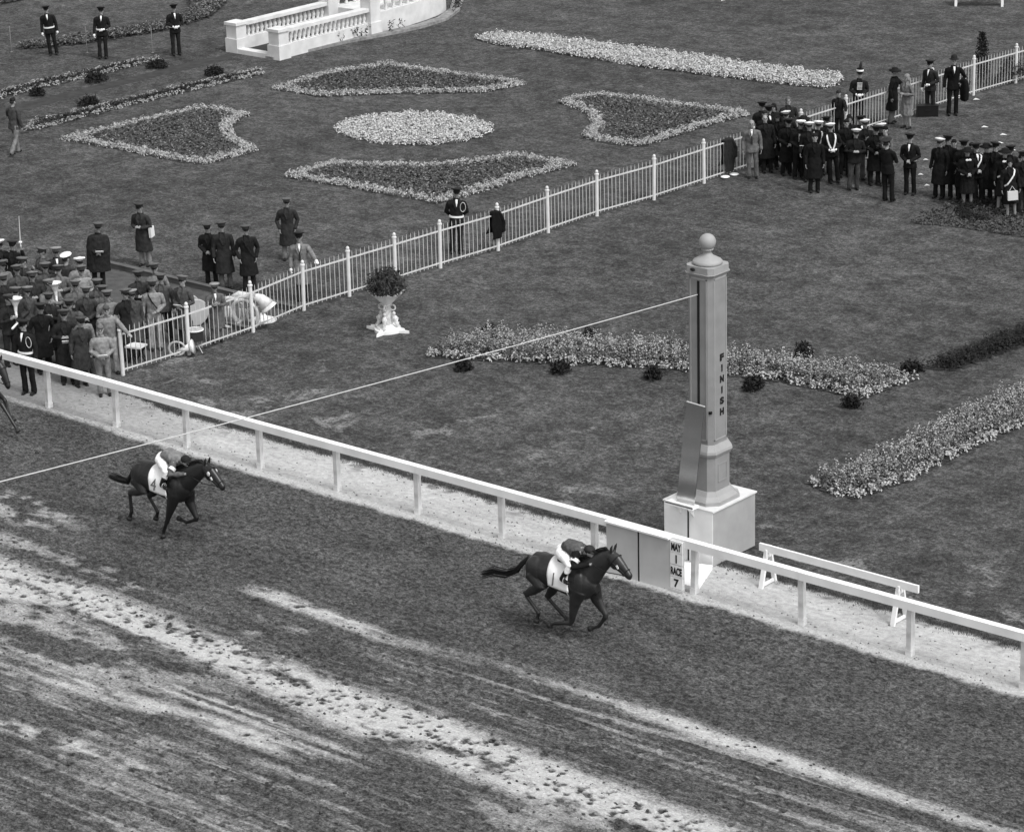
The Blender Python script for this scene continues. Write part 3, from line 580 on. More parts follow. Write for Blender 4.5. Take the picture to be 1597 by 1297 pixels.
for k in range(nb2):
    t = math.pi * (k + .5) / nb2; o = link('baluster', bal, WS, st, (cx + (RX - .15) * math.cos(t), cy + (RY - .15) * math.sin(t), .78)); o.scale = (1, 1, .67 / .39)
# planted strip with stone edging round its foot
pl = [(425, 94), (470, 84), (540, 68), (610, 55), (660, 44), (697, 32), (716, 18), (722, 2), (712, -10)]
pa = [G(*p) for p in pl]; ed = empty('stone_edging', pa[0], 'pale stone edging curving round the foot of the white stand', 'edging')
b = MB(); R = []
for i, p in enumerate(pa):
    t = pa[min(i + 1, len(pa) - 1)] - pa[max(i - 1, 0)]; t /= np.linalg.norm(t); nn = np.array([t[1], -t[0], 0]); c = p - pa[0]
    R.append([c + nn * .02, c - nn * .38, c - nn * .38 + np.array([0, 0, .1]), c + nn * .02 + np.array([0, 0, .1])])
b.rings(R); b.obj('kerb_stone', grey(.22, .9, .35, 6.), ed, (0, 0, 0))
for k in range(26):
    t = rng.uniform(.4, 6.6); i = int(t); p = pa[i] + (pa[i + 1] - pa[i]) * (t - i) + np.array([-.16, .05, 0]) * rng.uniform(.6, 1.4)
    C = p - pa[0] + rng.normal(0, .07, (14, 3)) * np.array([1, 1, 0]) + np.stack([np.zeros(14), np.zeros(14), rng.uniform(.05, .45, 14)], 1)
    link('seedling', np_mesh('seedling', *cards(C, unit(rng.normal(0, 1, C.shape)), .07 * rng.uniform(.6, 1.3, 14), .35)), leafm(.05), ed)
for (x, y, l) in ((18, 82, 'thin pale stake standing left of the three guards'), (136, 83, 'thin pale stake between the left and middle guards'), (238, 83, 'thin pale stake between the middle and right guards')):
    p = G(x, y); b = MB(); b.tube([(0, 0, 0), (.0, 0, .9)], .013, 6); b.ell((0, 0, .92), (.022, .022, .022), 8, 6); b.lathe([(.05, 0), (.05, .015), (.015, .03)], n=10); o = b.obj('stake', grey(.2), smooth=True); o.location = p; tag(o, l, 'stake', 'thin stakes by the guards')
# bench cut by the top edge
bp_ = G(1527, 9); bn = empty('garden_bench', bp_, 'white garden bench half out of frame at top right', 'bench', rz=math.radians(30)); 
MB().box((0, 0, .44), (1.9, .45, .05)).obj('seat', WHITE, bn); MB().box((0, .24, .8), (1.9, .05, .5)).obj('backrest', WHITE, bn)
for x in (-.85, .85):
    b = MB(); b.bar((x, -.18, 0), (x, -.16, .44), .09); b.bar((x, .2, 0), (x, .22, .6), .09); b.bar((x, -.2, .3), (x, .2, .3), .06); b.obj('leg_frame', WHITE, bn)
pcs = MB().box((0, 0, .17), (.66, .3, .34)); pcs.box((0, 0, .345), (.68, .32, .03)); pcs.box((0, -.155, .2), (.14, .02, .05)); o = pcs.obj('equipment_case', grey(.006, .6)); o.location = G(1446, 181); o.rotation_euler = (0, 0, math.radians(40)); tag(o, 'black equipment case on grass by the fence, beside woman in light coat', 'case')
for i, (x, y, l) in enumerate(((1523, 156, 'nearest the fence'), (1536, 199, 'middle of the lawn'), (1565, 211, 'right of the middle scrap'), (1560, 224, 'just above the cap of a marching man'), (1579, 235, 'long and bent'), (1444, 250, 'left of man with white cap band'), (1436, 273, 'low, beside belted man legs'), (1446, 290, 'smallest, near the carpet bed'), (1494, 154, 'by the feet of man in bowler hat'))):
    p = G(x, y); s = .06 if i not in (5, 6, 7, 8) else .045; b = MB(); b.add([(-s * 1.6, -s, 0), (s * 1.4, -s * 1.1, .03), (s * 1.7, s, .008), (-s * 1.3, s * 1.2, .035), (0, 0, .05)], [(0, 1, 4), (1, 2, 4), (2, 3, 4), (3, 0, 4), (0, 3, 2, 1)]); o = b.obj('paper_scrap', paint(.7)); o.location = p + np.array([0, 0, .004]); tag(o, 'white paper scrap on the right lawn, ' + l, 'paper', 'paper scraps on the lawn')

# ------------------------------------------------------------------ garden urns
def urn(p, label, plants=True):
    root = empty('garden_urn', p, label, 'urn', 'white garden urns')
    star = lambda R, r_: [((R if k % 8 == 0 else r_ + (R - r_) * .14 * (abs(4 - k % 8) / 4) ** 2) * math.cos(k * math.pi / 16 + .25), (R if k % 8 == 0 else r_ + (R - r_) * .14 * (abs(4 - k % 8) / 4) ** 2) * math.sin(k * math.pi / 16 + .25)) for k in range(32)]
    b = MB(); b.prism(star(.60, .33), 0, .07); b.prism(star(.48, .26), .072, .12); b.lathe([(.2, .121), (.14, .16), (.1, .2)], n=20); b.obj('plinth', WHITE, root, (0, 0, 0))
    b = MB(); b.lathe([(.10, .1), (.13, .22), (.09, .38), (.12, .52), (.085, .64), (.14, .74)], n=16)
    for k in range(4):
        a = k * math.pi / 2 + .4; c, s_ = math.cos(a), math.sin(a)
        b.tube([(c * .3, s_ * .3, .12), (c * .22, s_ * .22, .24), (c * .25, s_ * .25, .34), (c * .14, s_ * .14, .42)], [.05, .045, .05, .04], 8)
        b.ell((c * .2, s_ * .2, .33), (.07, .07, .1), 8, 6); b.ell((c * .17, s_ * .17, .47), (.05, .05, .055), 8, 6)
        b.tube([(c * (.15 + .07 * math.cos(t)), s_ * (.15 + .07 * math.cos(t)), .62 + .07 * math.sin(t)) for t in np.linspace(0, 6.28, 10, endpoint=False)], .02, 6, closed=True)
    b.obj('stem', grey(.58, .75, .3, 14.), root, (0, 0, 0), smooth=True)
    b = MB(); b.lathe([(.10, .70), (.17, .76), (.26, .86), (.33, .95), (.42, 1.0), (.43, 1.03), (.36, 1.02), (.28, .96), (.05, .9)], n=48, mod=lambda r, z, q: (r * (1 + (.10 if r > .3 else .03) * math.cos(8 * q)), z + (.035 * math.cos(8 * q) if r > .35 else 0))); b.obj('bowl', WHITE, root, (0, 0, 0), smooth=True)
    if plants:
        n = 1500; D = unit(rng.normal(0, 1, (n, 3)) * np.array([1, 1, .9]) + np.array([0, 0, .55])); C = np.array([0, 0, 1.12]) + D * rng.uniform(.2, .56, (n, 1)) * np.array([1, 1, .95]); C[:, 2] = np.maximum(C[:, 2], 1.07)
        link('foliage', np_mesh('foliage', *cards(C, unit(rng.normal(0, .7, C.shape) + D), .075 * rng.uniform(.5, 1.3, n), .25)), leafm(.042, .65), root)
        b = MB()
        for k in range(46):
            a = rng.uniform(0, 6.28); r = rng.uniform(.35, .75); h = rng.uniform(.1, .5); b.tube([(0, 0, 1.0), (math.cos(a) * r * .5, math.sin(a) * r * .5, 1.15 + h * .7), (math.cos(a) * r, math.sin(a) * r, 1.1 + h * .4 - .1 * r)], [(.02, .006), (.018, .005), (.004, .003)], 5)
        b.obj('fronds', leafm(.06, .5), root, (0, 0, 0))
urn(G(605, 516), 'white garden urn with dark trailing plant standing before the fence')
urn(G(1134, -3), 'second white urn cut off by the top edge, only its foot in view', True)

# ------------------------------------------------------------------ PEOPLE
PH = {}
def hand(b, w, d, side, palm_n, curl=.5):
    w = np.array(w, float); d = np.array(d, float); d /= np.linalg.norm(d); pn = np.array(palm_n, float); pn -= d * (pn @ d); pn /= np.linalg.norm(pn); s = np.cross(d, pn)
    M = np.stack([s, pn, d], 1); b.ell(w + d * .05, (.04, .016, .055), 8, 6, M)
    for k, (o, L) in enumerate(((-.028, .062), (-.009, .074), (.011, .068), (.029, .052))):
        a = w + d * .09 + s * o; m_ = a + d * L * .55 + pn * L * .25 * curl * 2; e = m_ + d * L * .25 + pn * L * .5 * curl * 2; b.tube([a, m_, e], [.0095, .009, .0075], 6)
    t0 = w + d * .03 - s * .03 * side; b.tube([t0, t0 + d * .03 - s * .03 * side + pn * .01, t0 + d * .06 - s * .03 * side + pn * .025], [.012, .0105, .009], 6)
#             elbow, wrist, hand direction, for the +x arm (the -x arm is mirrored unless given)
ARMS = {'down': ((.25, .03, 1.13), (.265, -.05, .88), (.0, -.1, -1)), 'clasp': ((.265, .03, 1.13), (.07, -.21, 1.04), (-.9, -.1, -.25)), 'pockets': ((.29, .06, 1.12), (.21, -.06, .92), (-.1, -.1, -1)),
        'behind': ((.28, .1, 1.13), (.1, .19, .96), (-.8, .1, -.3)), 'hold': ((.25, -.08, 1.13), (.09, -.25, 1.22), (-.7, -.3, .5)), 'chest': ((.27, .0, 1.14), (.1, -.2, 1.16), (-.9, -.15, .15)),
        'reach': ((.33, -.14, 1.2), (.42, -.34, 1.12), (.4, -.9, -.1)), 'raise': ((.33, -.1, 1.32), (.3, -.2, 1.58), (-.1, -.1, 1)), 'hip': ((.36, .08, 1.15), (.2, -.02, 1.0), (-.8, -.2, -.3))}
POSES = {'down': ('down', 'down', 'stand'), 'clasp': ('clasp', 'clasp', 'stand'), 'pockets': ('pockets', 'pockets', 'stand'), 'behind': ('behind', 'behind', 'stand'), 'hold': ('hold', 'hold', 'stand'),
         'chest': ('chest', 'chest', 'stand'), 'reach': ('reach', 'down', 'stand'), 'raise': ('raise', 'down', 'stand'), 'walk': ('reach', 'down', 'walk'), 'hip': ('hip', 'down', 'stand'), 'half': ('clasp', 'down', 'stand')}
LEGS = {'stand': [((.09, .0, .92), (.105, -.015, .5), (.115, .02, .09)), ((-.09, .0, .92), (-.1, -.02, .5), (-.105, .01, .09))], 'walk': [((.09, -.02, .92), (.1, -.2, .53), (.1, -.26, .1)), ((-.09, .02, .92), (-.1, .06, .5), (-.11, .34, .14))]}
def arm(pose, i):
    e, w, d = ARMS[POSES[pose][i]]; sg = 1 if i == 0 else -1; return [(p[0] * sg, p[1], p[2]) for p in (e, w, d)], sg
def body_mesh(pose):
    k = ('body', pose)
    if k in PH: return PH[k]
    b = MB(); b.ell((0, .005, 1.655), (.073, .092, .105), 16, 12); b.ell((0, -.02, 1.59), (.056, .068, .062), 12, 8); b.ell((0, -.088, 1.64), (.013, .022, .026), 8, 6); b.ell((0, -.078, 1.675), (.05, .018, .012), 8, 6)
    b.ell((0, -.078, 1.585), (.026, .014, .01), 8, 6); b.ell((0, -.068, 1.548), (.025, .02, .018), 8, 6)
    for s in (-1, 1): b.ell((s * .076, .01, 1.64), (.012, .02, .032), 8, 6); b.ell((s * .045, -.06, 1.615), (.022, .022, .02), 8, 6)
    b.tube([(0, .02, 1.42), (0, .01, 1.5), (0, 0, 1.58)], [.07, .058, .055], 12); b.loft([(0, 0, .86, .14, .09), (0, 0, .95, .155, .1), (0, 0, 1.08, .135, .09), (0, 0, 1.25, .16, .1), (0, 0, 1.38, .175, .09), (0, 0, 1.44, .1, .07)])
    for i in (0, 1):
        (e, w, d), sg = arm(pose, i); b.tube([(sg * .15, 0, 1.4), (sg * .2, 0, 1.38), e, w], [.055, .052, .04, .028], 10)
        n = (-sg, -.2, 0) if d[2] < -.8 else (0, .6, -.8) if d[2] < .3 else (0, 1, .2); hand(b, w, d, sg, n, .45)
    for h, kn, a in LEGS[POSES[pose][2]]: b.tube([h, kn, a], [.085, .055, .04], 10); b.ell((a[0], a[1] - .05, a[2] - .05), (.03, .09, .025))
    PH[k] = b.mesh('body', voxel=.0105, it=2); return PH[k]
def garment_mesh(kind, pose):
    k = (kind, pose)
    if k in PH: return PH[k]
    b = MB(); wk = POSES[pose][2] == 'walk'; f = lambda i, q: .0 if i < 6 else .035 * math.cos(7 * q + 1) + .02 * math.cos(3 * q)
    top = [(0, .02, 1.50, .066, .066), (0, .015, 1.47, .085, .078), (0, .01, 1.435, .165, .1), (0, 0, 1.38, .192, .11), (0, 0, 1.25, .188, .12), (0, 0, 1.08, .162, .114)]
    if kind == 'coat': secs = top + [(0, 0, .95, .195, .135), (0, 0, .75, .215, .155), (0, .01, .55, .24, .175), (0, .01, .44, .25, .185)]
    elif kind == 'jacket': secs = top + [(0, 0, .98, .186, .13), (0, 0, .86, .198, .142), (0, 0, .8, .2, .145)]
    elif kind == 'shirt': secs = top + [(0, 0, 1.0, .168, .118), (0, 0, .93, .165, .115)]
    elif kind == 'cape': secs = top[:2] + [(0, 0, 1.43, .2, .12), (0, 0, 1.3, .27, .16), (0, 0, 1.1, .3, .19), (0, 0, .9, .3, .2), (0, 0, .7, .3, .2), (0, 0, .5, .31, .21)]
    b.loft(secs, 28, f)
    for i in (0, 1):
        (e, w, d), sg = arm(pose, i); w = np.array(w); e = np.array(e); b.tube([(sg * .13, .0, 1.405), (sg * .19, 0, 1.385), (sg * .2 * .6 + e[0] * .4, e[1] * .4, 1.385 * .6 + e[2] * .4), e, e * .4 + w * .6, w], [.068, .073, .065, .059, .052, .046], 12)
    b.tube([(math.cos(t) * .07, .015 + math.sin(t) * .07, 1.495 - .015 * math.sin(t)) for t in np.linspace(0, 6.28, 12, endpoint=False)], .02, 6, closed=True)
    if kind in ('coat', 'jacket'): b.tube([(-.05, -.07, 1.49), (-.07, -.115, 1.36), (-.01, -.14, 1.2)], [.02, .026, .012], 6); b.tube([(.05, -.07, 1.49), (.07, -.115, 1.36), (.01, -.14, 1.2)], [.02, .026, .012], 6)
    PH[k] = b.mesh(kind, voxel=.0125, it=2, wr=.010); return PH[k]
def leg_mesh(kind, pose):
    lg = POSES[pose][2]; k = ('leg', kind, lg)
    if k in PH: return PH[k]
    b = MB()
    if kind == 'trousers':
        b.loft([(0, 0, 1.0, .16, .11), (0, 0, .94, .17, .122), (0, 0, .85, .155, .115), (0, 0, .78, .1, .08)])
        for h, kn, a in LEGS[lg]: b.tube([h, tuple((np.array(h) + np.array(kn)) / 2), kn, tuple((np.array(kn) + np.array(a)) / 2), (a[0], a[1] - .01, a[2] - .03)], [.096, .086, .072, .066, .07], 14)
    else:
        b.loft([(0, 0, 1.0, .145, .105), (0, 0, .9, .17, .13), (0, 0, .7, .2, .16), (0, 0, .5, .225, .18), (0, 0, .44, .23, .185)], 28, lambda i, q: .05 * math.cos(9 * q) * (i > 1))
    PH[k] = b.mesh(kind, voxel=.0125, it=2, wr=.010); return PH[k]
def shoe_mesh(pose, i):
    lg = POSES[pose][2]; k = ('shoe', lg, i)
    if k in PH: return PH[k]
    a = LEGS[lg][i][2]; z = a[2] - .09; b = MB(); b.ell((a[0], a[1] - .09, z + .045), (.045, .1, .042)); b.ell((a[0], a[1], z + .06), (.042, .06, .06)); b.box((a[0], a[1] - .06, z + .012), (.08, .22, .022)); PH[k] = b.mesh('shoe', voxel=.012, it=2); return PH[k]
def simple(k, fn, **kw):
    if k not in PH: b = MB(); fn(b); PH[k] = b.mesh(str(k), **kw)
    return PH[k]
def hat(root, kind, tone):
    T = lambda x, y, z: (x, y, z)
    if kind in ('peak', 'white'):
        def crown(b): b.rings([[(rx * math.cos(q), .005 + ry * math.sin(q) + dy, z + .02 * (-math.sin(q)) * k) for q in np.linspace(0, 2 * math.pi, 24, endpoint=False)] for rx, ry, z, dy, k in ((.084, .102, 1.69, 0, 0), (.088, .106, 1.725, 0, 0), (.135, .15, 1.752, -.008, 1.3), (.15, .168, 1.768, -.012, 1.5), (.135, .15, 1.786, -.012, 1.5), (.03, .03, 1.795, 0, 1))])
        c = link('cap', simple('capcrown', crown, smooth=True), grey(tone, .8, .15), root)
        link('cap_band', simple('capband', lambda b: b.lathe([(.087, 1.69), (.0895, 1.69), (.0905, 1.724), (.088, 1.724)], n=24, mod=lambda r, z, q: (r * (1 + .2 * abs(math.sin(q))), z))), grey(.03 if kind == 'white' else tone * .5, .7), c)
        link('visor', simple('visor', lambda b: b.rings([[(math.cos(q) * .088, .0 - math.sin(q) * (.1 + e), 1.70 - d) for q in np.linspace(.25, math.pi - .25, 12)] for e, d in ((0, 0), (.055, .022), (.055, .03), (0, .008))], False, True)), grey(.006, .3, .05), c)
    elif kind == 'garrison':
        link('cap', simple('garrison', lambda b: b.loft([(0, .0, 1.69, .082, .1), (0, 0, 1.74, .078, .105), (0, 0, 1.79, .03, .1), (0, 0, 1.795, .008, .08)], 20), smooth=True), cloth(tone), root)
    elif kind == 'bowler':
        c = link('hat', simple('bowler', lambda b: b.lathe([(.085, 1.70), (.095, 1.7), (.14, 1.705), (.15, 1.715), (.14, 1.715), (.1, 1.712), (.098, 1.77), (.085, 1.82), (.04, 1.845), (.005, 1.848)], n=24), smooth=True), grey(tone, .8), root)
    elif kind == 'brim':
        c = link('hat', simple('brim', lambda b: b.lathe([(.085, 1.71), (.1, 1.7), (.2, 1.69), (.205, 1.7), (.11, 1.725), (.1, 1.78), (.05, 1.8), (.005, 1.8)], n=24), smooth=True), cloth(tone), root)
    elif kind == 'plume':
        c = link('hat', simple('shako', lambda b: b.lathe([(.088, 1.69), (.1, 1.7), (.105, 1.84), (.09, 1.85), (.005, 1.85)], n=20), smooth=True), grey(tone), root); link('band', simple('shakoband', lambda b: b.lathe([(.1, 1.74), (.112, 1.75), (.112, 1.79), (.104, 1.8)], n=20)), WHITE, c)
        link('plume', simple('plume', lambda b: b.tube([(0, -.08, 1.83), (0, -.1, 1.95), (.01, -.08, 2.06)], [.03, .05, .015], 8), smooth=True), grey(.02), c)
        link('visor', simple('visor', lambda b: None), grey(.006, .3, .05), c) if 'visor' in PH else None
    elif kind == 'scarf': link('scarf', simple('scarf', lambda b: (b.ell((0, .015, 1.67), (.085, .098, .11), 14, 10), b.ell((0, .03, 1.57), (.075, .07, .08)))), cloth(tone), root).scale = (1, 1, 1)
    if kind in ('hair', 'bald'):
        link('hair', simple('hair' + kind, lambda b: (b.ell((0, .008 if kind == 'hair' else .03, 1.70 if kind == 'hair' else 1.665), (.081, .098, .078 if kind == 'hair' else .085), 14, 10), b.ell((0, .045, 1.64), (.078, .062, .075))), voxel=.01), cloth(tone), root)
    elif kind == 'wavy': link('hair', simple('wavyhair', lambda b: (b.ell((0, .008, 1.70), (.09, .104, .088), 14, 10), b.ell((0, .06, 1.6), (.1, .06, .1)), b.ell((.07, .0, 1.63), (.03, .05, .07)), b.ell((-.07, .0, 1.63), (.03, .05, .07))), voxel=.011), cloth(tone), root)
    else: link('hair', simple('haircap', lambda b: (b.ell((0, .04, 1.66), (.078, .068, .07), 12, 8),), smooth=True), cloth(.03), root)
def wrap(pts, w, n=None):   # a flat strap following the trunk
    b = MB(); R = []
    for i, p in enumerate(pts):
        p = np.array(p); o = np.array([p[0] * .35, p[1], max(0, (p[2] - 1.38) * 3.5)]); o /= np.linalg.norm(o); t = np.array(pts[min(i + 1, len(pts) - 1)]) - np.array(pts[max(i - 1, 0)]); t = t / np.linalg.norm(t); s = np.cross(t, o); s /= np.linalg.norm(s)
        R.append([p + s * w, p + s * w + o * .008, p - s * w + o * .008, p - s * w])
    return b.rings(R)
def ringpt(q, z, rx=.19, ry=.135): return (rx * math.cos(q), ry * math.sin(q), z)
def extras(root, ex, pose):
    for e in ex:
        if e == 'belt': link('belt', simple('belt', lambda b: b.lathe([(.188, 1.0), (.2, 1.0), (.2, 1.045), (.188, 1.045)], n=28, mod=lambda r, z, q: (r * (1 - .29 * abs(math.sin(q)) ** 1.5), z))), paint(.75), root)
        elif e == 'straps':
            for s in (-1, 1): link('strap', simple('strap%d' % s, lambda b: b.add(*(lambda w: (w.v, w.f))(wrap([(s * .11, .03, 1.455), (s * .115, -.03, 1.45), (s * .12, -.085, 1.42), (s * .118, -.122, 1.35), (s * .085, -.142, 1.2), (s * .03, -.145, 1.06)], .022)))), paint(.75), root)
        elif e == 'sash': link('sash', simple('sash', lambda b: b.add(*(lambda w: (w.v, w.f))(wrap([(.12, .04, 1.455), (.125, -.03, 1.45), (.125, -.085, 1.42), (.08, -.14, 1.3), (-.02, -.15, 1.16), (-.11, -.13, 1.04), (-.18, -.05, .98)], .022)))), paint(.7), root)
        elif e == 'darkstrap': link('strap', simple('dstrap', lambda b: b.add(*(lambda w: (w.v, w.f))(wrap([(-.11, .04, 1.455), (-.115, -.03, 1.45), (-.11, -.085, 1.42), (-.04, -.145, 1.28), (.08, -.15, 1.1), (.19, -.1, .93)], .016)))), grey(.01), root)
        elif e == 'shirt': link('shirt_front', simple('shirtfront', lambda b: b.add([(-.03, -.085, 1.5), (.03, -.085, 1.5), (.024, -.137, 1.41), (0, -.158, 1.30), (-.024, -.137, 1.41), (0, -.15, 1.41)], [(0, 1, 5), (1, 2, 5), (2, 3, 5), (3, 4, 5), (4, 0, 5)])), paint(.75), root)
        elif e == 'tie': link('tie', simple('tie', lambda b: b.add([(-.012, -.11, 1.48), (.012, -.11, 1.48), (.024, -.168, 1.1), (0, -.166, 1.04), (-.024, -.168, 1.1)], [(0, 1, 2, 3, 4), (4, 3, 2, 1, 0)])), BLACK, root)
        elif e == 'cord': link('shoulder_cord', simple('cord', lambda b: b.tube([(.17 + .07 * math.cos(t) , -.12 - .01 * math.sin(t), 1.3 + .13 * math.sin(t)) for t in np.linspace(0, 6.28, 18, endpoint=False)], .007, 5, closed=True)), paint(.6), root)
        elif e == 'braid':
            b_ = lambda b: [b.box((0, -.142 - .004 * (z < 1.3), z), (.16, .016, .012)) for z in (1.4, 1.36, 1.32, 1.28, 1.24, 1.2)]
            link('braid', simple('braid', b_), paint(.7), root)
        elif e == 'gloves':
            for i in (0, 1):
                (el, w, d), sg = arm(pose, i); k = ('glove', pose, i)
                if k not in PH:
                    b = MB(); n = (-sg, -.2, 0) if d[2] < -.8 else (0, .6, -.8); hand(b, np.array(w), d, sg, n, .45); b.tube([np.array(w) - unit(np.array(d)) * .03, np.array(w) + unit(np.array(d)) * .02], [.043, .036]); b.ell(np.array(w) + unit(np.array(d)) * .06, (.045, .04, .05)); PH[k] = b.mesh('glove', voxel=.01, it=1)
                link('glove', PH[k], paint(.8), root)
        elif e == 'paper': link('paper', simple('paper', lambda b: b.box((0.02, -.27, 1.08), (.2, .012, .14), ax=((1, 0, 0), (0, .6, .8), (0, -.8, .6)))), paint(.75), root)
        elif e == 'bag': link('bag', simple('bag', lambda b: (b.box((.0, -.24, .72), (.3, .1, .26)), b.tube([(-.1, -.24, .85), (0, -.22, 1.0), (.1, -.24, .85)], .01))), paint(.55), root)
        elif e == 'satchel': link('satchel', simple('satchel', lambda b: (b.box((.27, .02, .98), (.07, .2, .28)), b.tube([(.2, 0, 1.1), (.1, -.02, 1.45)], .008))), paint(.7), root)
        elif e == 'bowtie': link('collar', simple('bowtie', lambda b: (b.ell((-.04, -.12, 1.44), (.05, .02, .035)), b.ell((.04, -.12, 1.44), (.05, .02, .035)))), paint(.7), root)
        elif e == 'armcoat': link('carried_coat', simple('armcoat', lambda b: b.loft([(.3, -.08, 1.12, .05, .1), (.32, -.09, 1.05, .1, .13), (.33, -.08, .8, .13, .15), (.34, -.06, .5, .12, .14), (.34, -.06, .45, .08, .1)], 16, lambda i, q: .12 * math.cos(4 * q)), voxel=.02), cloth(.006), root)
        elif e == 'horn': link('trumpet', simple('trumpet', lambda b: (b.tube([(.05, -.24, 1.3), (-.02, -.3, 1.0), (-.05, -.33, .82)], [.012, .014, .016]), b.lathe([(.016, 0), (.03, -.06), (.07, -.1), (.075, -.1), (.02, -.05)], (-.05, -.33, .82), 14))), grey(.6, .35, .1, spec=.6), root)
        elif e == 'baton': link('baton', simple('baton', lambda b: b.tube([(-.26, -.08, .95), (-.18, -.2, .6), (-.12, -.26, .42)], [.028, .03, .034])), paint(.8), root)
        elif e == 'camera': link('camera', simple('camera', lambda b: (b.box((0, -.3, 1.27), (.16, .1, .12)), b.tube([(0, -.35, 1.27), (0, -.42, 1.27)], .04))), grey(.015), root)
        elif e == 'drumcase': link('horn_bell', simple('dcase', lambda b: (b.lathe([(.03, -.2), (.05, 0), (.1, .12), (.17, .2), (.175, .21), (.1, .14)], (.12, -.12, 1.5), 18), b.tube([(.12, -.14, 1.35), (.1, -.22, 1.1), (-.05, -.26, 1.0)], .03))), grey(.75, .4, .1), root)
PEOPLE_N = 0
def person(x, y, garm, ct, lt, hk, ht, pose, face, label, ex=(), s=None, group=None, skin=None):
    global PEOPLE_N; PEOPLE_N += 1
    if group == LC and y > 380 and garm != 'cape' and 'guard' not in label: ct = ct * random.choice((.9, 1.2, 1.6, 2.2, 3.6)) if ct < .06 else ct * random.uniform(.9, 1.35); lt = lt * random.uniform(1., 2.5); ht = min(.8, ht * random.uniform(1., 2.2)) if hk != 'white' else ht
    s = s or random.uniform(.965, 1.025); top = {'peak': 1.795, 'white': 1.795, 'garrison': 1.79, 'bowler': 1.845, 'brim': 1.8, 'plume': 2.05, 'hair': 1.775, 'bald': 1.76, 'wavy': 1.78, 'scarf': 1.78}[hk]
    p = G(x, y, top * s); root = empty('person', (p[0], p[1], 0.0), label, 'person', group, math.radians(40.66 + face + random.uniform(-8, 8)), s); root.rotation_euler[0] = math.radians(random.gauss(1, 2.2)); root.rotation_euler[1] = math.radians(random.gauss(0, 2.2))
    link('body', body_mesh(pose), skin or grey(.27 * random.uniform(.8, 1.15), .6, .06, 20., key=('skin', PEOPLE_N % 7)), root)
    gname = {'coat': 'overcoat', 'jacket': 'jacket', 'shirt': 'shirt', 'cape': 'cape'}[garm]; link(gname, garment_mesh(garm, pose), cloth(ct), root)
    sk = lt < 0; link('skirt' if sk else 'trousers', leg_mesh('skirt' if sk else 'trousers', pose), cloth(abs(lt)), root)
    for i in (0, 1): link('shoe', shoe_mesh(pose, i), grey(.012 if ct < .3 else .03, .4, .1), root)
    for sg in (-1, 1): link('eye', simple('eye%d' % sg, lambda b: (b.ell((sg * .031, -.083, 1.652), (.017, .012, .0085), 8, 6), b.ell((sg * .032, -.088, 1.672), (.02, .008, .005), 8, 6)), smooth=True), grey(.02, .5, .1), root)  # eyes and brows, dark and oversized to paint in the eye socket shadow
    hat(root, hk, ht); extras(root, ex, pose); return root
LC, RC, GD, LW = 'band crowd behind the rail at left', 'guests and bandsmen in the right crowd', 'guards on the far lawn', 'men standing on the lawn inside the fence'
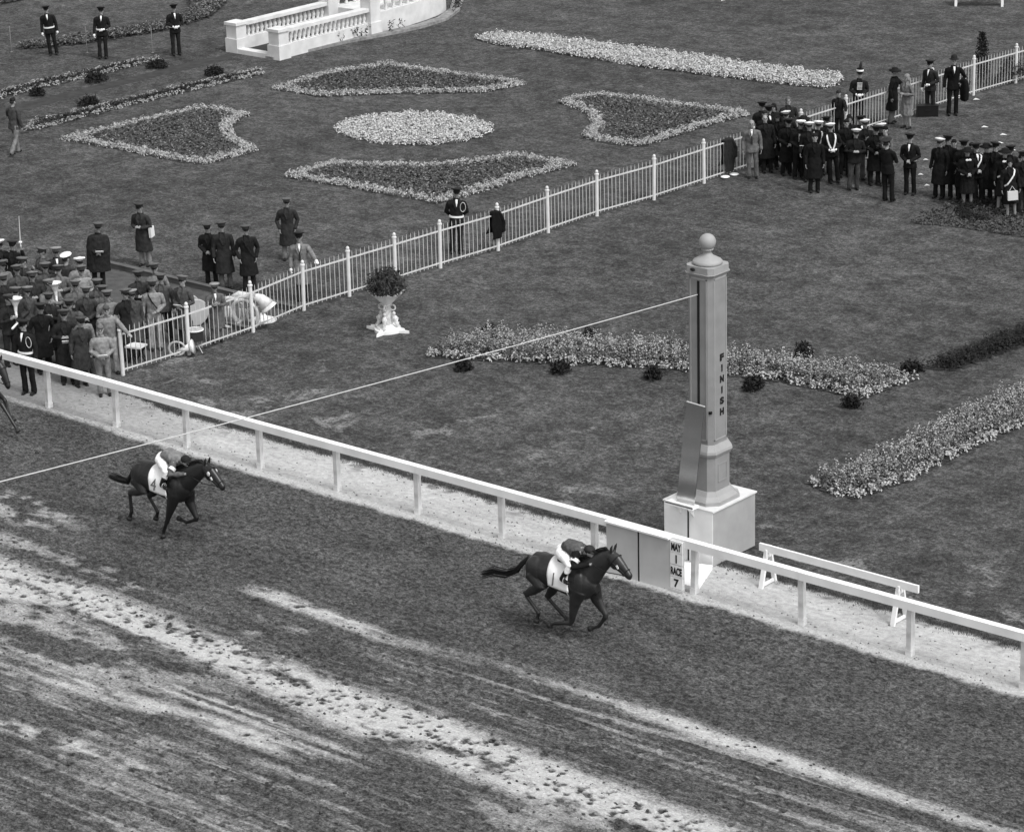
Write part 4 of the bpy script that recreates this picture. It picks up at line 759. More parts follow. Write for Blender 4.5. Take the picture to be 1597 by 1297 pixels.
PEOPLE = [
 (78, 8, 'jacket', .012, .012, 'peak', .012, 'down', 0, 'leftmost of three dark guards on far lawn, white gloves at both sides', ('belt', 'gloves', 'shirt'), None, GD),
 (155, 12, 'jacket', .012, .012, 'peak', .012, 'half', 10, 'middle one of three dark guards on the far lawn, one hand at belt', ('belt', 'gloves', 'shirt'), None, GD),
 (270, 7, 'jacket', .012, .014, 'peak', .012, 'clasp', 25, 'rightmost of three dark guards on far lawn, hands clasped, near the stand', ('belt', 'gloves', 'shirt'), None, GD),
 (17, 153, 'jacket', .05, .16, 'garrison', .02, 'walk', 150, 'man striding away at the left edge beside the garden walk', (), 1.0, None),
 (146, 345, 'cape', .02, .02, 'peak', .09, 'clasp', 5, 'man in a wide dark open cape standing above the band', ('paper',), None, LW),
 (221, 313, 'coat', .03, .2, 'peak', .04, 'chest', -15, 'man in short dark overcoat, pale trousers, white satchel at hip', ('satchel',), None, LW),
 (325, 345, 'coat', .014, .02, 'peak', .06, 'clasp', 0, 'left man of three in dark overcoats, hands joined', (), .96, LW),
 (347, 345, 'coat', .022, .08, 'peak', .07, 'down', 10, 'middle man of three in overcoats, lighter trousers below', (), None, LW),
 (384, 349, 'coat', .014, .02, 'peak', .08, 'pockets', 5, 'right man of three in overcoats, hands in pockets, strap across chest', ('darkstrap',), None, LW),
 (445, 307, 'coat', .026, .16, 'peak', .1, 'pockets', 10, 'man alone in dark overcoat behind officer in pale raincoat', (), None, LW),
 (469, 361, 'coat', .16, .05, 'peak', .014, 'reach', 5, 'officer in pale raincoat and black cap leaning at the fence', ('shirt', 'tie', 'gloves'), 1.02, LW),
 (708, 293, 'jacket', .014, .012, 'peak', .014, 'behind', 0, 'guard in dark uniform, white belt and shoulder cord, alone behind the fence', ('belt', 'cord', 'shirt'), None, LW),
 (37, 497, 'jacket', .014, .011, 'peak', .014, 'down', -15, 'guard with white belt standing on sand close to the rail', ('belt', 'cord', 'shirt'), 1.03, LC),
 (156, 505, 'shirt', .17, .15, 'garrison', .08, 'clasp', 10, 'bandsman in pale khaki nearest the track, in front of the fence end', ('paper',), .98, LC),
 (168, 471, 'shirt', .19, .13, 'garrison', .07, 'reach', 10, 'bandsman in pale khaki shirt resting a hand on the end fence post', (), 1.0, LC),
 (131, 484, 'shirt', .16, .02, 'garrison', .05, 'down', 20, 'bandsman in grey shirt holding a white baton downward', ('baton',), None, LC),
 (193, 450, 'coat', .018, .03, 'white', .1, 'pockets', 35, 'man in dark coat pressed against front fence panel, left of khaki strap man', (), 1.0, LC),
 (207, 449, 'coat', .015, .02, 'peak', .12, 'down', 40, 'man half hidden behind the dark coat at front fence panel', (), .98, LC),
 (213, 419, 'jacket', .02, .02, 'peak', .06, 'chest', 30, 'man in black jacket behind khaki strap man, facing right', (), 1.0, LC),
 (236, 436, 'shirt', .2, .14, 'peak', .05, 'half', 10, 'khaki bandsman with dark strap across his chest behind the fence', ('darkstrap',), 1.0, LC),
 (250, 409, 'shirt', .17, .1, 'peak', .05, 'chest', 5, 'khaki bandsman standing behind two others near the plank kerb', (), 1.0, LC),
 (253, 425, 'jacket', .03, .02, 'peak', .06, 'down', 10, 'man in dark jacket between two khaki bandsmen', (), .98, LC),
 (281, 430, 'coat', .018, .02, 'peak', .06, 'clasp', -25, 'man in dark coat facing left beside the drum', ('paper',), 1.0, LC),
 (333, 437, 'coat', .1, .09, 'peak', .2, 'hold', 15, 'bandsman in pale open coat bowing his head beside the white horns', ('shirt',), .88, LC),
 (18, 374, 'jacket', .014, .014, 'peak', .03, 'raise', -10, 'man in black raising a white sword at the back of the band', (), 1.0, LC),
 (-3, 372, 'jacket', .02, .02, 'white', .6, 'hold', 40, 'white capped man at the left edge behind the sword bearer', (), 1.0, LC),
 (61, 384, 'jacket', .045, .03, 'peak', .05, 'hold', -60, 'man in grey jacket facing left at back of the band', (), 1.0, LC),
 (87, 383, 'jacket', .014, .02, 'peak', .1, 'chest', 10, 'man in black jacket with shirt front between the white horns', ('shirt',), 1.0, LC),
 (104, 396, 'jacket', .05, .03, 'white', .75, 'clasp', 150, 'man under a large round white cap seen from behind', (), 1.0, LC),
 (119, 401, 'shirt', .18, .1, 'white', .8, 'chest', 30, 'man in pale shirt under the rightmost white cap of band', (), 1.02, LC),
 (125, 414, 'shirt', .2, .12, 'peak', .1, 'clasp', 20, 'bandsman in pale grey shirt right of the white caps', (), 1.0, LC),
 (41, 399, 'jacket', .03, .02, 'peak', .08, 'down', -45, 'man in dark jacket behind grey capped man, facing left', (), 1.0, LC),
 (29, 412, 'jacket', .03, .03, 'peak', .06, 'clasp', 20, 'man in dark jacket with drooping cap in the left crowd', (), 1.0, LC),
 (48, 424, 'coat', .02, .02, 'peak', .14, 'chest', 25, 'man in dark coat with pale grey cap at the centre of the band', (), 1.0, LC),
 (0, 405, 'shirt', .12, .06, 'peak', .09, 'hold', 45, 'man in light jacket cut by the left edge', (), 1.0, LC),
 (21, 446, 'jacket', .04, .03, 'peak', .12, 'clasp', 10, 'man in grey jacket directly above the guard near the rail', (), 1.0, LC),
 (34, 446, 'jacket', .03, .03, 'peak', .09, 'down', 40, 'man with head close behind the grey jacket man', (), .98, LC),
 (80, 434, 'shirt', .16, .03, 'peak', .08, 'hold', 15, 'man in pale jacket holding white horn at his chest', ('drumcase',), 1.0, LC),
 (112, 437, 'jacket', .03, .02, 'peak', .12, 'chest', 10, 'man in dark jacket below the white caps', (), 1.0, LC),
 (132, 446, 'jacket', .04, .03, 'peak', .08, 'clasp', 0, 'man in dark grey jacket behind the baton holder', (), 1.0, LC),
 (145, 432, 'coat', .02, .02, 'peak', .09, 'pockets', 20, 'man in dark coat below the wide cape', (), .98, LC),
 (153, 443, 'jacket', .05, .03, 'peak', .05, 'down', 15, 'man in grey jacket right of the group below wide cape', (), 1.0, LC),
 (166, 450, 'shirt', .15, .1, 'peak', .1, 'chest', 20, 'man in pale shirt with dark cap behind the post leaner', (), 1.0, LC),
 (75, 457, 'coat', .018, .02, 'peak', .06, 'hold', -5, 'man in dark coat with trumpet hanging from his hands', ('horn',), 1.0, LC),
 (103, 464, 'coat', .035, .02, 'peak', .05, 'clasp', 5, 'man in worn dark raincoat right of trumpet player', (), 1.0, LC),
 (98, 483, 'coat', .012, .015, 'peak', .06, 'chest', 10, 'man in long black coat nearest the rail left of the khaki men', ('paper',), 1.02, LC),
 (60, 470, 'coat', .012, .012, 'peak', .03, 'pockets', 20, 'man in black coat behind the guard near rail', (), 1.0, LC),
 (8, 459, 'jacket', .02, .02, 'peak', .05, 'hold', 30, 'man in dark jacket at left edge level with the guard', ('drumcase',), 1.0, LC),
 (118, 492, 'coat', .01, .012, 'peak', .03, 'down', 25, 'man in black coat behind the khaki bandsman nearest track', (), .97, LC),
 (68, 407, 'jacket', .02, .02, 'peak', .07, 'down', 15, 'man in dark jacket in the middle back row of the band', (), 1.0, LC),
 (92, 412, 'jacket', .035, .02, 'peak', .09, 'chest', 5, 'man in grey-black jacket just below the black jacket man', (), .98, LC),
 (8, 428, 'coat', .02, .02, 'peak', .07, 'down', 25, 'man in dark coat second from left edge, middle row', (), 1.0, LC),
 # right crowd
 (1174, 186, 'jacket', .12, .11, 'bald', .3, 'down', -5, 'grey haired man in light suit and dark tie at left of the right crowd', ('shirt', 'tie'), 1.0, RC),
 (1185, 158, 'jacket', .012, .012, 'peak', .01, 'down', 10, 'tall dark capped man behind light suited man, outermost left', (), 1.0, RC),
 (1202, 163, 'jacket', .012, .012, 'peak', .01, 'clasp', 20, 'dark capped man with shirt front, second in the back row', ('shirt',), 1.0, RC),
 (1214, 161, 'jacket', .014, -.012, 'wavy', .012, 'down', -20, 'dark haired woman in the back row of the right crowd', (), .95, RC),
 (1231, 151, 'jacket', .02, -.02, 'scarf', .1, 'clasp', 10, 'woman with pale headscarf standing tallest at the back', (), 1.0, RC),
 (1197, 180, 'coat', .012, .012, 'bald', .1, 'down', 15, 'bare headed man in black right behind light suit', (), .98, RC),
 (1217, 174, 'coat', .010, .012, 'brim', .012, 'clasp', 5, 'person in black coat and small dark hat with hands clasped', (), .96, RC),
 (1235, 172, 'jacket', .012, .012, 'white', .65, 'down', 10, 'white capped bandsman in back row left of the others', (), 1.0, RC),
 (1245, 185, 'jacket', .010, .010, 'white', .75, 'clasp', 5, 'white capped bandsman holding paper, buttons down his dark tunic', ('paper', 'braid'), 1.0, RC),
 (1253, 178, 'jacket', .012, .012, 'brim', .012, 'down', 10, 'person in wide dark hat between two white capped bandsmen', (), .97, RC),
 (1263, 189, 'jacket', .012, .012, 'white', .7, 'down', 0, 'white capped bandsman mostly hidden by harnessed neighbour', (), 1.0, RC),
 (1272, 187, 'jacket', .012, .012, 'white', .75, 'clasp', 0, 'bandsman in white harness and cap, left one of two', ('straps',), 1.0, RC),
 (1270, 208, 'coat', .008, .010, 'hair', .012, 'down', 10, 'bare headed man in black coat in front of left harness', (), .98, RC),
 (1302, 191, 'jacket', .010, .010, 'white', .8, 'clasp', 0, 'bandsman in white harness and cap, right one of two, drum sling', ('straps', 'gloves'), 1.0, RC),
 (1331, 201, 'jacket', .012, .045, 'white', .7, 'chest', 5, 'white capped bandsman lowest of his row, grey trousers', (), 1.0, RC),
 (1341, 180, 'jacket', .012, .012, 'peak', .012, 'down', 15, 'black capped man with white collar behind white caps', ('shirt', 'sash'), 1.0, RC),
 (1352, 186, 'jacket', .012, .06, 'white', .75, 'hold', 20, 'white capped bandsman with tilted cap and pale grey trousers', ('horn',), 1.0, RC),
 (1376, 192, 'jacket', .010, .012, 'white', .7, 'down', 20, 'rightmost white capped bandsman, by the dark haired man', (), 1.0, RC),
 (1385, 197, 'shirt', .1, .03, 'hair', .008, 'hold', -40, 'dark haired man in grey shirt raising a camera', ('camera',), 1.0, RC),
 (1388, 216, 'jacket', .008, .010, 'peak', .02, 'hold', 150, 'man in black seen from behind at front of right crowd', (), 1.02, RC),
 (1421, 208, 'jacket', .010, .009, 'peak', .012, 'clasp', -25, 'dark guard with white belt alone between the two right groups', ('belt', 'shirt'), 1.0, RC),
 (1466, 213, 'coat', .010, .010, 'white', .6, 'down', -30, 'man in black with white banded cap at left of the far right group', (), 1.0, RC),
 (1478, 211, 'coat', .008, .010, 'peak', .01, 'down', -30, 'man in black cap directly behind the white banded cap', (), 1.03, RC),
 (1504, 218, 'coat', .008, .010, 'peak', .01, 'clasp', 10, 'black capped man behind woman with white collar', ('sash',), 1.0, RC),
 (1511, 229, 'jacket', .008, -.010, 'brim', .01, 'clasp', 0, 'woman in black with white collar and white belt', ('bowtie', 'belt'), .97, RC),
 (1528, 223, 'jacket', .008, .009, 'peak', .01, 'clasp', 5, 'cadet in black with white cross sash and wide white belt', ('sash', 'belt', 'shirt'), 1.0, RC),
 (1551, 221, 'coat', .008, .010, 'peak', .01, 'down', -35, 'black capped man turned left behind hatted woman', (), 1.0, RC),
 (1565, 231, 'jacket', .008, -.010, 'brim', .01, 'down', 0, 'woman in wide black hat with white sash and bow', ('sash', 'bowtie'), 1.0, RC),
 (1580, 247, 'jacket', .010, -.010, 'wavy', .012, 'down', 0, 'bareheaded woman with white sash and white bag', ('sash', 'bag'), .95, RC),
 (1597, 236, 'jacket', .010, .010, 'peak', .02, 'down', 5, 'person in black cut by the right edge', (), 1.0, RC),
 (1192, 172, 'coat', .008, .010, 'hair', .02, 'down', 10, 'bareheaded dark figure just right of the light suited man', (), .97, RC),
 (1226, 182, 'coat', .009, .010, 'peak', .012, 'clasp', 15, 'dark capped figure directly left of the paper holding bandsman', (), .98, RC),
 (1258, 184, 'jacket', .008, .009, 'hair', .012, 'down', 5, 'dark bareheaded figure between the paper holding bandsman and left harness', (), .97, RC),
 (1288, 182, 'coat', .008, .010, 'peak', .014, 'down', 20, 'black capped figure squeezed between the two white harnesses', (), .97, RC),
 (1317, 185, 'jacket', .010, .012, 'hair', .012, 'clasp', 10, 'bareheaded dark figure right of the drum sling bandsman', (), .98, RC),
 (1322, 178, 'jacket', .012, .012, 'wavy', .014, 'down', 0, 'dark haired figure at the back against the far fence', (), .95, RC),
 (1364, 196, 'coat', .008, .012, 'peak', .012, 'clasp', 10, 'black capped figure before the rightmost white cap', (), .98, RC),
 (1490, 216, 'coat', .008, .010, 'hair', .012, 'down', -10, 'bareheaded dark figure at right of the white banded cap', (), .98, RC),
 (1519, 222, 'jacket', .008, .010, 'hair', .014, 'down', 5, 'dark bareheaded figure between white collar woman and cadet', (), .95, RC),
 (1541, 223, 'coat', .007, .010, 'brim', .01, 'down', 0, 'black hatted figure just right of the cadet', (), .97, RC),
 (1573, 226, 'coat', .008, .010, 'peak', .012, 'down', 10, 'black capped figure behind the hatted sash woman', (), .98, RC),
 (1590, 240, 'jacket', .010, -.010, 'hair', .012, 'down', 5, 'dark bareheaded figure at right of the white bag', (), .95, RC),
 # along the far fence
 (1338, 96, 'jacket', .014, .012, 'plume', .015, 'clasp', 0, 'drum major in plumed hat with white braid and gloves', ('braid', 'gloves'), 1.0, RC),
 (1310, 140, 'jacket', .012, .012, 'garrison', .03, 'reach', -35, 'boy in dark jacket pointing left by the far fence', (), .88, RC),
 (1391, 104, 'coat', .008, .1, 'brim', .012, 'reach', 60, 'woman in long black coat and hat reaching to the light coat woman', (), 1.0, RC),
 (1416, 115, 'jacket', .13, -.16, 'wavy', .2, 'chest', -60, 'woman in light coat and pale pleated skirt by black case', (), .97, RC),
 (1453, 92, 'jacket', .02, .02, 'peak', .014, 'half', -40, 'slim uniformed man in peaked cap by far fence', ('shirt', 'gloves'), 1.0, RC),
 (1487, 85, 'jacket', .006, .008, 'bowler', .01, 'hip', 0, 'stout man in black with bowler hat and coat over his arm', ('armcoat', 'shirt'), 1.06, RC),
]
for P_ in PEOPLE: person(*P_)

# raised sword of the man at the back of the band
mo = next(o for o in bpy.data.objects if o.get('label', '').startswith('man in black raising')); bpy.context.view_layer.update()
b = MB(); b.tube([(0, 0, 0), (.03, 0, .68)], [(.022, .008), (.010, .005)], 6); b.ell((0, 0, -.01), (.05, .05, .03), 10, 6); b.tube([(0, 0, -.12), (0, 0, 0)], .016, 6); o = b.obj('sword', grey(.75, .3, .05, spec=.7)); o.location = mo.matrix_world @ Vector((.296, -.24, 1.70)); tag(o, 'white bladed sword held upright above the band', 'sword')

# ------------------------------------------------------------------ band instruments by the fence
def sousaphone(p, rz, tilt, label):
    root = empty('sousaphone', p, label, 'sousaphone', 'white sousaphones by the fence', rz); root.rotation_euler = (tilt, 0, rz); m = grey(.58, .35, .15, spec=.6)
    b = MB(); b.tube([(.36 * math.cos(t), .05 * math.sin(t * .5), .40 + .36 * math.sin(t)) for t in np.linspace(-2.2, 4.1, 30)], [(.035 + .03 * k / 29,) * 2 for k in range(30)], 12); b.obj('coil', m, root, (0, 0, 0), smooth=True)
    b = MB(); pts = [(.0, .06, .75), (.2, .1, .86), (.42, .12, .8), (.58, .12, .62)]; b.tube(pts, [.065, .085, .13, .2], 20, dome=False); b.tube([(.56, .12, .645), (.62, .12, .56), (.635, .12, .54)], [.17, .23, .24], 24, dome=False); b.obj('bell', m, root, (0, 0, 0), smooth=True)
    b = MB(); b.tube([(-.1, -.05, .3), (-.1, -.05, .55)], .025); b.tube([(-.02, -.05, .3), (-.02, -.05, .55)], .025); b.tube([(.06, -.05, .3), (.06, -.05, .55)], .025); b.obj('valves', grey(.5, .3, spec=.6), root, (0, 0, 0), smooth=True)
sousaphone(G(358, 512), math.radians(25), math.radians(-12), 'white sousaphone standing behind the bowing bandsman'); sousaphone(G(385, 512), math.radians(20), math.radians(8), 'white sousaphone leaning at the fence, bell over the grass')
b = MB(); b.lathe([(.0, 0), (.33, .0), (.36, .02), (.30, .05), (.12, .1), (.05, .2), (.02, .22)], n=28); o = b.obj('horn_bell', grey(.78, .4, .06), smooth=True); o.location = G(410, 500); tag(o, 'loose white horn bell lying face down beside a fence post', 'horn bell')
dr = empty('bass_drum', G(300, 505) + np.array([0, 0, .36]), 'bass drum lying on its rim at the kerb beside dark coat man', 'drum', rz=math.radians(-20))
MB().tube([(-.26, 0, 0), (.26, 0, 0)], .33, 28, dome=False).obj('shell', grey(.2, .4), dr, (0, 0, 0), smooth=False)
for s in (-1, 1): MB().tube([(s * .262, 0, 0), (s * .275, 0, 0)], .325, 28, dome=False).obj('head', paint(.42), dr, (0, 0, 0)); MB().tube([(s * .25, .335 * math.cos(t), .335 * math.sin(t)) for t in np.linspace(0, 6.28, 28, endpoint=False)], .02, 6, closed=True).obj('hoop', paint(.5), dr, (0, 0, 0))
sn = empty('snare_drum', G(306, 548), 'snare drum on its stand behind the second fence panel', 'drum')
MB().tube([(0, 0, .3), (0, 0, .55)], .2, 24, dome=False).obj('shell', grey(.03, .4), sn, (0, 0, 0)); MB().tube([(.205 * math.cos(t), .205 * math.sin(t), .56) for t in np.linspace(0, 6.28, 28, endpoint=False)], .016, 6, closed=True).obj('rim', paint(.7), sn, (0, 0, 0)); MB().tube([(0, 0, .553), (0, 0, .557)], .195, 24, dome=False).obj('head', grey(.4), sn, (0, 0, 0))
for k in range(3): a = k * 2.1; MB().tube([(0, 0, .3), (.22 * math.cos(a), .22 * math.sin(a), .0)], .012, 6).obj('leg', grey(.4, .3), sn, (0, 0, 0))
sc = empty('folding_stool', G(214, 566), 'white topped folding stool behind the first fence panel', 'stool')
MB().box((0, 0, .44), (.42, .36, .04), .3).obj('seat', paint(.7), sc)
for s in (-1, 1): b = MB(); b.bar((-.18, s * .14, 0), (.18, s * .14, .42), .03); b.bar((.18, s * .14, 0), (-.18, s * .14, .42), .03); b.obj('leg_frame', grey(.02), sc)
tb = empty('tuba', G(276, 556), 'small tuba with pale bell on ground behind the fence', 'tuba', rz=.6)
b = MB(); b.tube([(0, 0, .12), (.2, 0, .2), (.34, 0, .24)], [.04, .07, .1], 14, dome=False); b.tube([(.33, 0, .238), (.42, 0, .26)], [.1, .19], 20, dome=False); b.obj('bell', grey(.66, .4), tb, (0, 0, 0), smooth=True)
MB().tube([(.02 + .2 * math.cos(t), -.04, .22 + .17 * math.sin(t)) for t in np.linspace(0, 6.28, 24, endpoint=False)], .028, 8, closed=True).obj('tubing', grey(.4, .4), tb, (0, 0, 0), smooth=True)

# ------------------------------------------------------------------ HORSES AND JOCKEYS (x forward, y left, z up, from the ground below the croup)
def horse(loc, P, label, tone, cloth_no, blinker=False):
    root = empty('racehorse', loc, label, 'horse', 'racehorses on the track'); hm = grey(tone, .40, .45, 5., .012, .5); b = MB(); Yv = (0, 1, 0)
    tk = P['trunk']; b.tube([(x, 0, z) for x, z, _, _ in tk], [(a, c) for _, _, a, c in tk], 24, side=Yv)
    P = dict(P); P['head'] = [(x, z, a * 1.16, c * 1.22) for x, z, a, c in P['head']]; P['neck'] = [(x, z, a * 1.1, c * 1.13) for x, z, a, c in P['neck']]
    b.tube([(x, 0, z) for x, z, _, _ in P['neck']], [(a, c) for _, _, a, c in P['neck']], 20, side=Yv); b.tube([(x, 0, z) for x, z, _, _ in P['head']], [(a, c) for _, _, a, c in P['head']], 18, side=Yv)
    e = P['ear']; [b.tube([(e[0], s * .05, e[1]), (e[0] + .02, s * .065, e[1] + .09), (e[0] + .05, s * .06, e[1] + .16)], [.03, .028, .006], 8) for s in (-1, 1)]
    j = P['head'][1]; b.ell((j[0] - .015, 0, j[1] - .07), (.115, .082, .115), 14, 10)
    m = P['head'][-1]; b.ell((m[0] - .01, 0, m[1] - .035), (.05, .04, .03), 10, 8); [b.ell((m[0] + .005, s * .035, m[1] + .015), (.025, .016, .02), 8, 6) for s in (-1, 1)]; [b.ell((P['head'][2][0] - .06, s * .085, P['head'][2][1] + .055), (.03, .016, .022), 8, 6) for s in (-1, 1)]
    tk0 = tk[2]
    pass
    for s in (-1, 1): b.ell((tk[1][0] + .08, s * .13, tk[1][1] - .02), (.24, .15, .27), 16, 12); b.ell((tk[-3][0] - .02, s * .14, tk[-3][1] - .02), (.2, .12, .30), 16, 12)
    LR = {'hind': [(.15, .19), (.115, .16), (.075, .10), (.05, .065), (.037, .043), (.034, .036), (.043, .045), (.032, .036), (.05, .055)], 'fore': [(.12, .17), (.09, .125), (.068, .08), (.048, .052), (.052, .054), (.034, .037), (.042, .042), (.031, .034), (.05, .054)]}
    for k, pts in P['legs']:
        a = [np.array(q, float) for q in pts]          # 5 joints: top, stifle/elbow, hock/knee, fetlock, hoof
        Q = [a[0], a[1], a[1] * .5 + a[2] * .5, a[2] * .94 + a[1] * .06, a[2] * .93 + a[3] * .07, a[2] * .5 + a[3] * .5, a[3], a[3] * .45 + a[4] * .55, a[4]]; b.tube(Q, LR[k], 14, side=Yv)
        if k == 'hind': d = a[2] - a[3]; b.ell(a[2] + unit(d) * .03, (.035, .035, .04), 8, 6)
    link('body', b.mesh('body', voxel=.0125, it=3), hm, root)
    for k, pts in P['legs']:
        a3, a4 = np.array(pts[3], float), np.array(pts[4], float); d = unit(a4 - a3); MB().tube([a4 - d * .02, a4 + d * .055], [.05, .062], 12, dome=False).obj('hoof', grey(.03, .5), root, (0, 0, 0), smooth=True)
    b = MB(); T = P['tail']; b.tube(T, [.045, .05, .042, .035, .024, .008][:len(T)], 10)
    for k in range(40):
        o = rng.normal(0, .014, 3); n = len(T); s0 = rng.integers(0, 2); b.tube([np.array(q) + o * (1 + .3 * i) + rng.normal(0, .006, 3) for i, q in enumerate(T[s0:])], [.012] * (n - s0 - 1) + [.003], 5)
    b.obj('tail', grey(.008, .6), root, (0, 0, 0), smooth=True)
    b = MB(); nk = P['neck']
    for t in np.linspace(.15, 1, 70):
        i = min(int(t * (len(nk) - 1)), len(nk) - 2); f = t * (len(nk) - 1) - i; x, z = nk[i][0] * (1 - f) + nk[i + 1][0] * f, nk[i][1] * (1 - f) + nk[i + 1][1] * f; r = nk[i][3] * (1 - f) + nk[i + 1][3] * f; d = np.array([-.69, 0, .72]); c = np.array([x, 0, z]) + d * r * .97
        b.tube([c - d * .03, c + d * rng.uniform(.03, .06) + np.array([-.02, rng.normal(0, .02), 0]), c + np.array([-.1, rng.normal(0, .05), -.0]) + d * .03], [.02, .016, .004], 5)
    b.obj('mane', grey(.008, .6), root, (0, 0, 0), smooth=True)
    # bridle, reins
    H = P['head']; b = MB()
    for i, gr in ((1, 1.06), (3, 1.1)): x, z, a, c = H[i]; t = np.array([H[i + 1][0] - H[i - 1][0], 0, H[i + 1][1] - H[i - 1][1]]); t /= np.linalg.norm(t); up = np.array([-t[2], 0, t[0]]); b.tube([np.array([x, 0, z]) + np.array([0, 1, 0]) * a * gr * math.cos(q) + up * c * gr * math.sin(q) for q in np.linspace(0, 6.28, 20, endpoint=False)], .011, 6, closed=True)
    for s in (-1, 1): b.tube([(H[1][0], s * H[1][2] * 1.05, H[1][1]), (H[2][0], s * H[2][2] * 1.08, H[2][1]), (H[3][0] + .02, s * H[3][2] * 1.12, H[3][1] - .02)], .010, 6); b.tube([(H[3][0] + .02, s * H[3][2] * 1.12, H[3][1] - .03), (H[1][0] - .12, s * .13, H[1][1] - .22), P['hand'][0] if s < 0 else P['hand'][1]], .009, 6)
    b.obj('bridle', grey(.015, .5), root, (0, 0, 0), smooth=True)
    if blinker:
        b = MB(); c = H[1]; [b.ell((c[0] + .05, s * .105, c[1] + .01), (.045, .02, .05), 10, 8) for s in (-1, 1)]; b.obj('blinker', paint(.55), root, (0, 0, 0), smooth=True)
    b = MB(); c = H[2]; b.bar((c[0] - .04, -.1, c[1] + .05), (c[0] - .0, -.095, c[1] - .01), .02, .03); b.obj('cheek_patch', paint(.6), root, (0, 0, 0))
    # saddle cloth draped over the back, saddle, girth
    def skin(x, q, off):
        xs = [t[0] for t in tk]; z = np.interp(x, xs, [t[1] for t in tk]); ry = np.interp(x, xs, [t[2] for t in tk]) + off; rz = np.interp(x, xs, [t[3] for t in tk]) + off; return (x, ry * math.sin(q), z + rz * math.cos(q))
    x0, x1 = P['cloth']; R = []
    for off in (.02, .034): pass
    V1, F1 = [], []; nu, nv = 14, 30
    for lay, off in ((0, .022), (1, .036)):
        for i in range(nu):
            for k in range(nv):
                q = -1.95 + 3.9 * k / (nv - 1); x = x0 + (x1 - x0) * i / (nu - 1) + .05 * (abs(q) / 1.95) ** 2; p = list(skin(x, q, off + .006 * math.sin(9 * x * 3 + 4 * q)))
                if abs(q) > 1.35: e = abs(q) - 1.35; g = skin(x, math.copysign(1.35, q), off); p[1] = g[1] * (1 + .02 * e); p[2] = g[2] - e * .36
                V1.append(p)
    for lay in (0, 1):
        o = lay * nu * nv; F1 += [(o + i * nv + k, o + (i + 1) * nv + k, o + (i + 1) * nv + k + 1, o + i * nv + k + 1) for i in range(nu - 1) for k in range(nv - 1)]
    o = nu * nv
    for i in range(nu - 1): F1 += [(i * nv, (i + 1) * nv, o + (i + 1) * nv, o + i * nv), (i * nv + nv - 1, (i + 1) * nv + nv - 1, o + (i + 1) * nv + nv - 1, o + i * nv + nv - 1)]
    for k in range(nv - 1): F1 += [(k, k + 1, o + k + 1, o + k), ((nu - 1) * nv + k, (nu - 1) * nv + k + 1, o + (nu - 1) * nv + k + 1, o + (nu - 1) * nv + k)]
    cl = MB().add(V1, F1).obj('saddle_cloth', paint(.90, .03), root, (0, 0, 0), smooth=True)
    xm = x0 + .17; a = np.array(skin(xm, -1.18, .046)); c = np.array(skin(xm, -1.42, .044)); up = a - c
    for sg in (-1, 1):
        a1, c1 = np.array(skin(xm, sg * 1.12, .05)), np.array(skin(xm, sg * 1.5, .05)); up = a1 - c1; text(cloth_no, 'number', (a1 + c1) / 2 + np.array([0.02, sg * .006, -.06]), (-sg, 0, 0), up, .15 if cloth_no != '1' else .026, .24, grey(.13), cl, .0, .01)
    b = MB(); gx = x1 - .02; b.tube([skin(gx, q, .012) for q in np.linspace(0, 6.28, 30, endpoint=False)], (.012), 6, closed=True); b.obj('girth', paint(.5), root, (0, 0, 0))
    b = MB(); b.loft([(x1 - .2, 0, skin(x1 - .2, 0, 0)[2] + .01, .24, .14), (x1 - .2, 0, skin(x1 - .2, 0, 0)[2] + .05, .22, .1), (x1 - .2, 0, skin(x1 - .2, 0, 0)[2] + .06, .1, .05)], 20); b.obj('saddle', grey(.012, .4), root, (0, 0, 0), smooth=True)
    return root
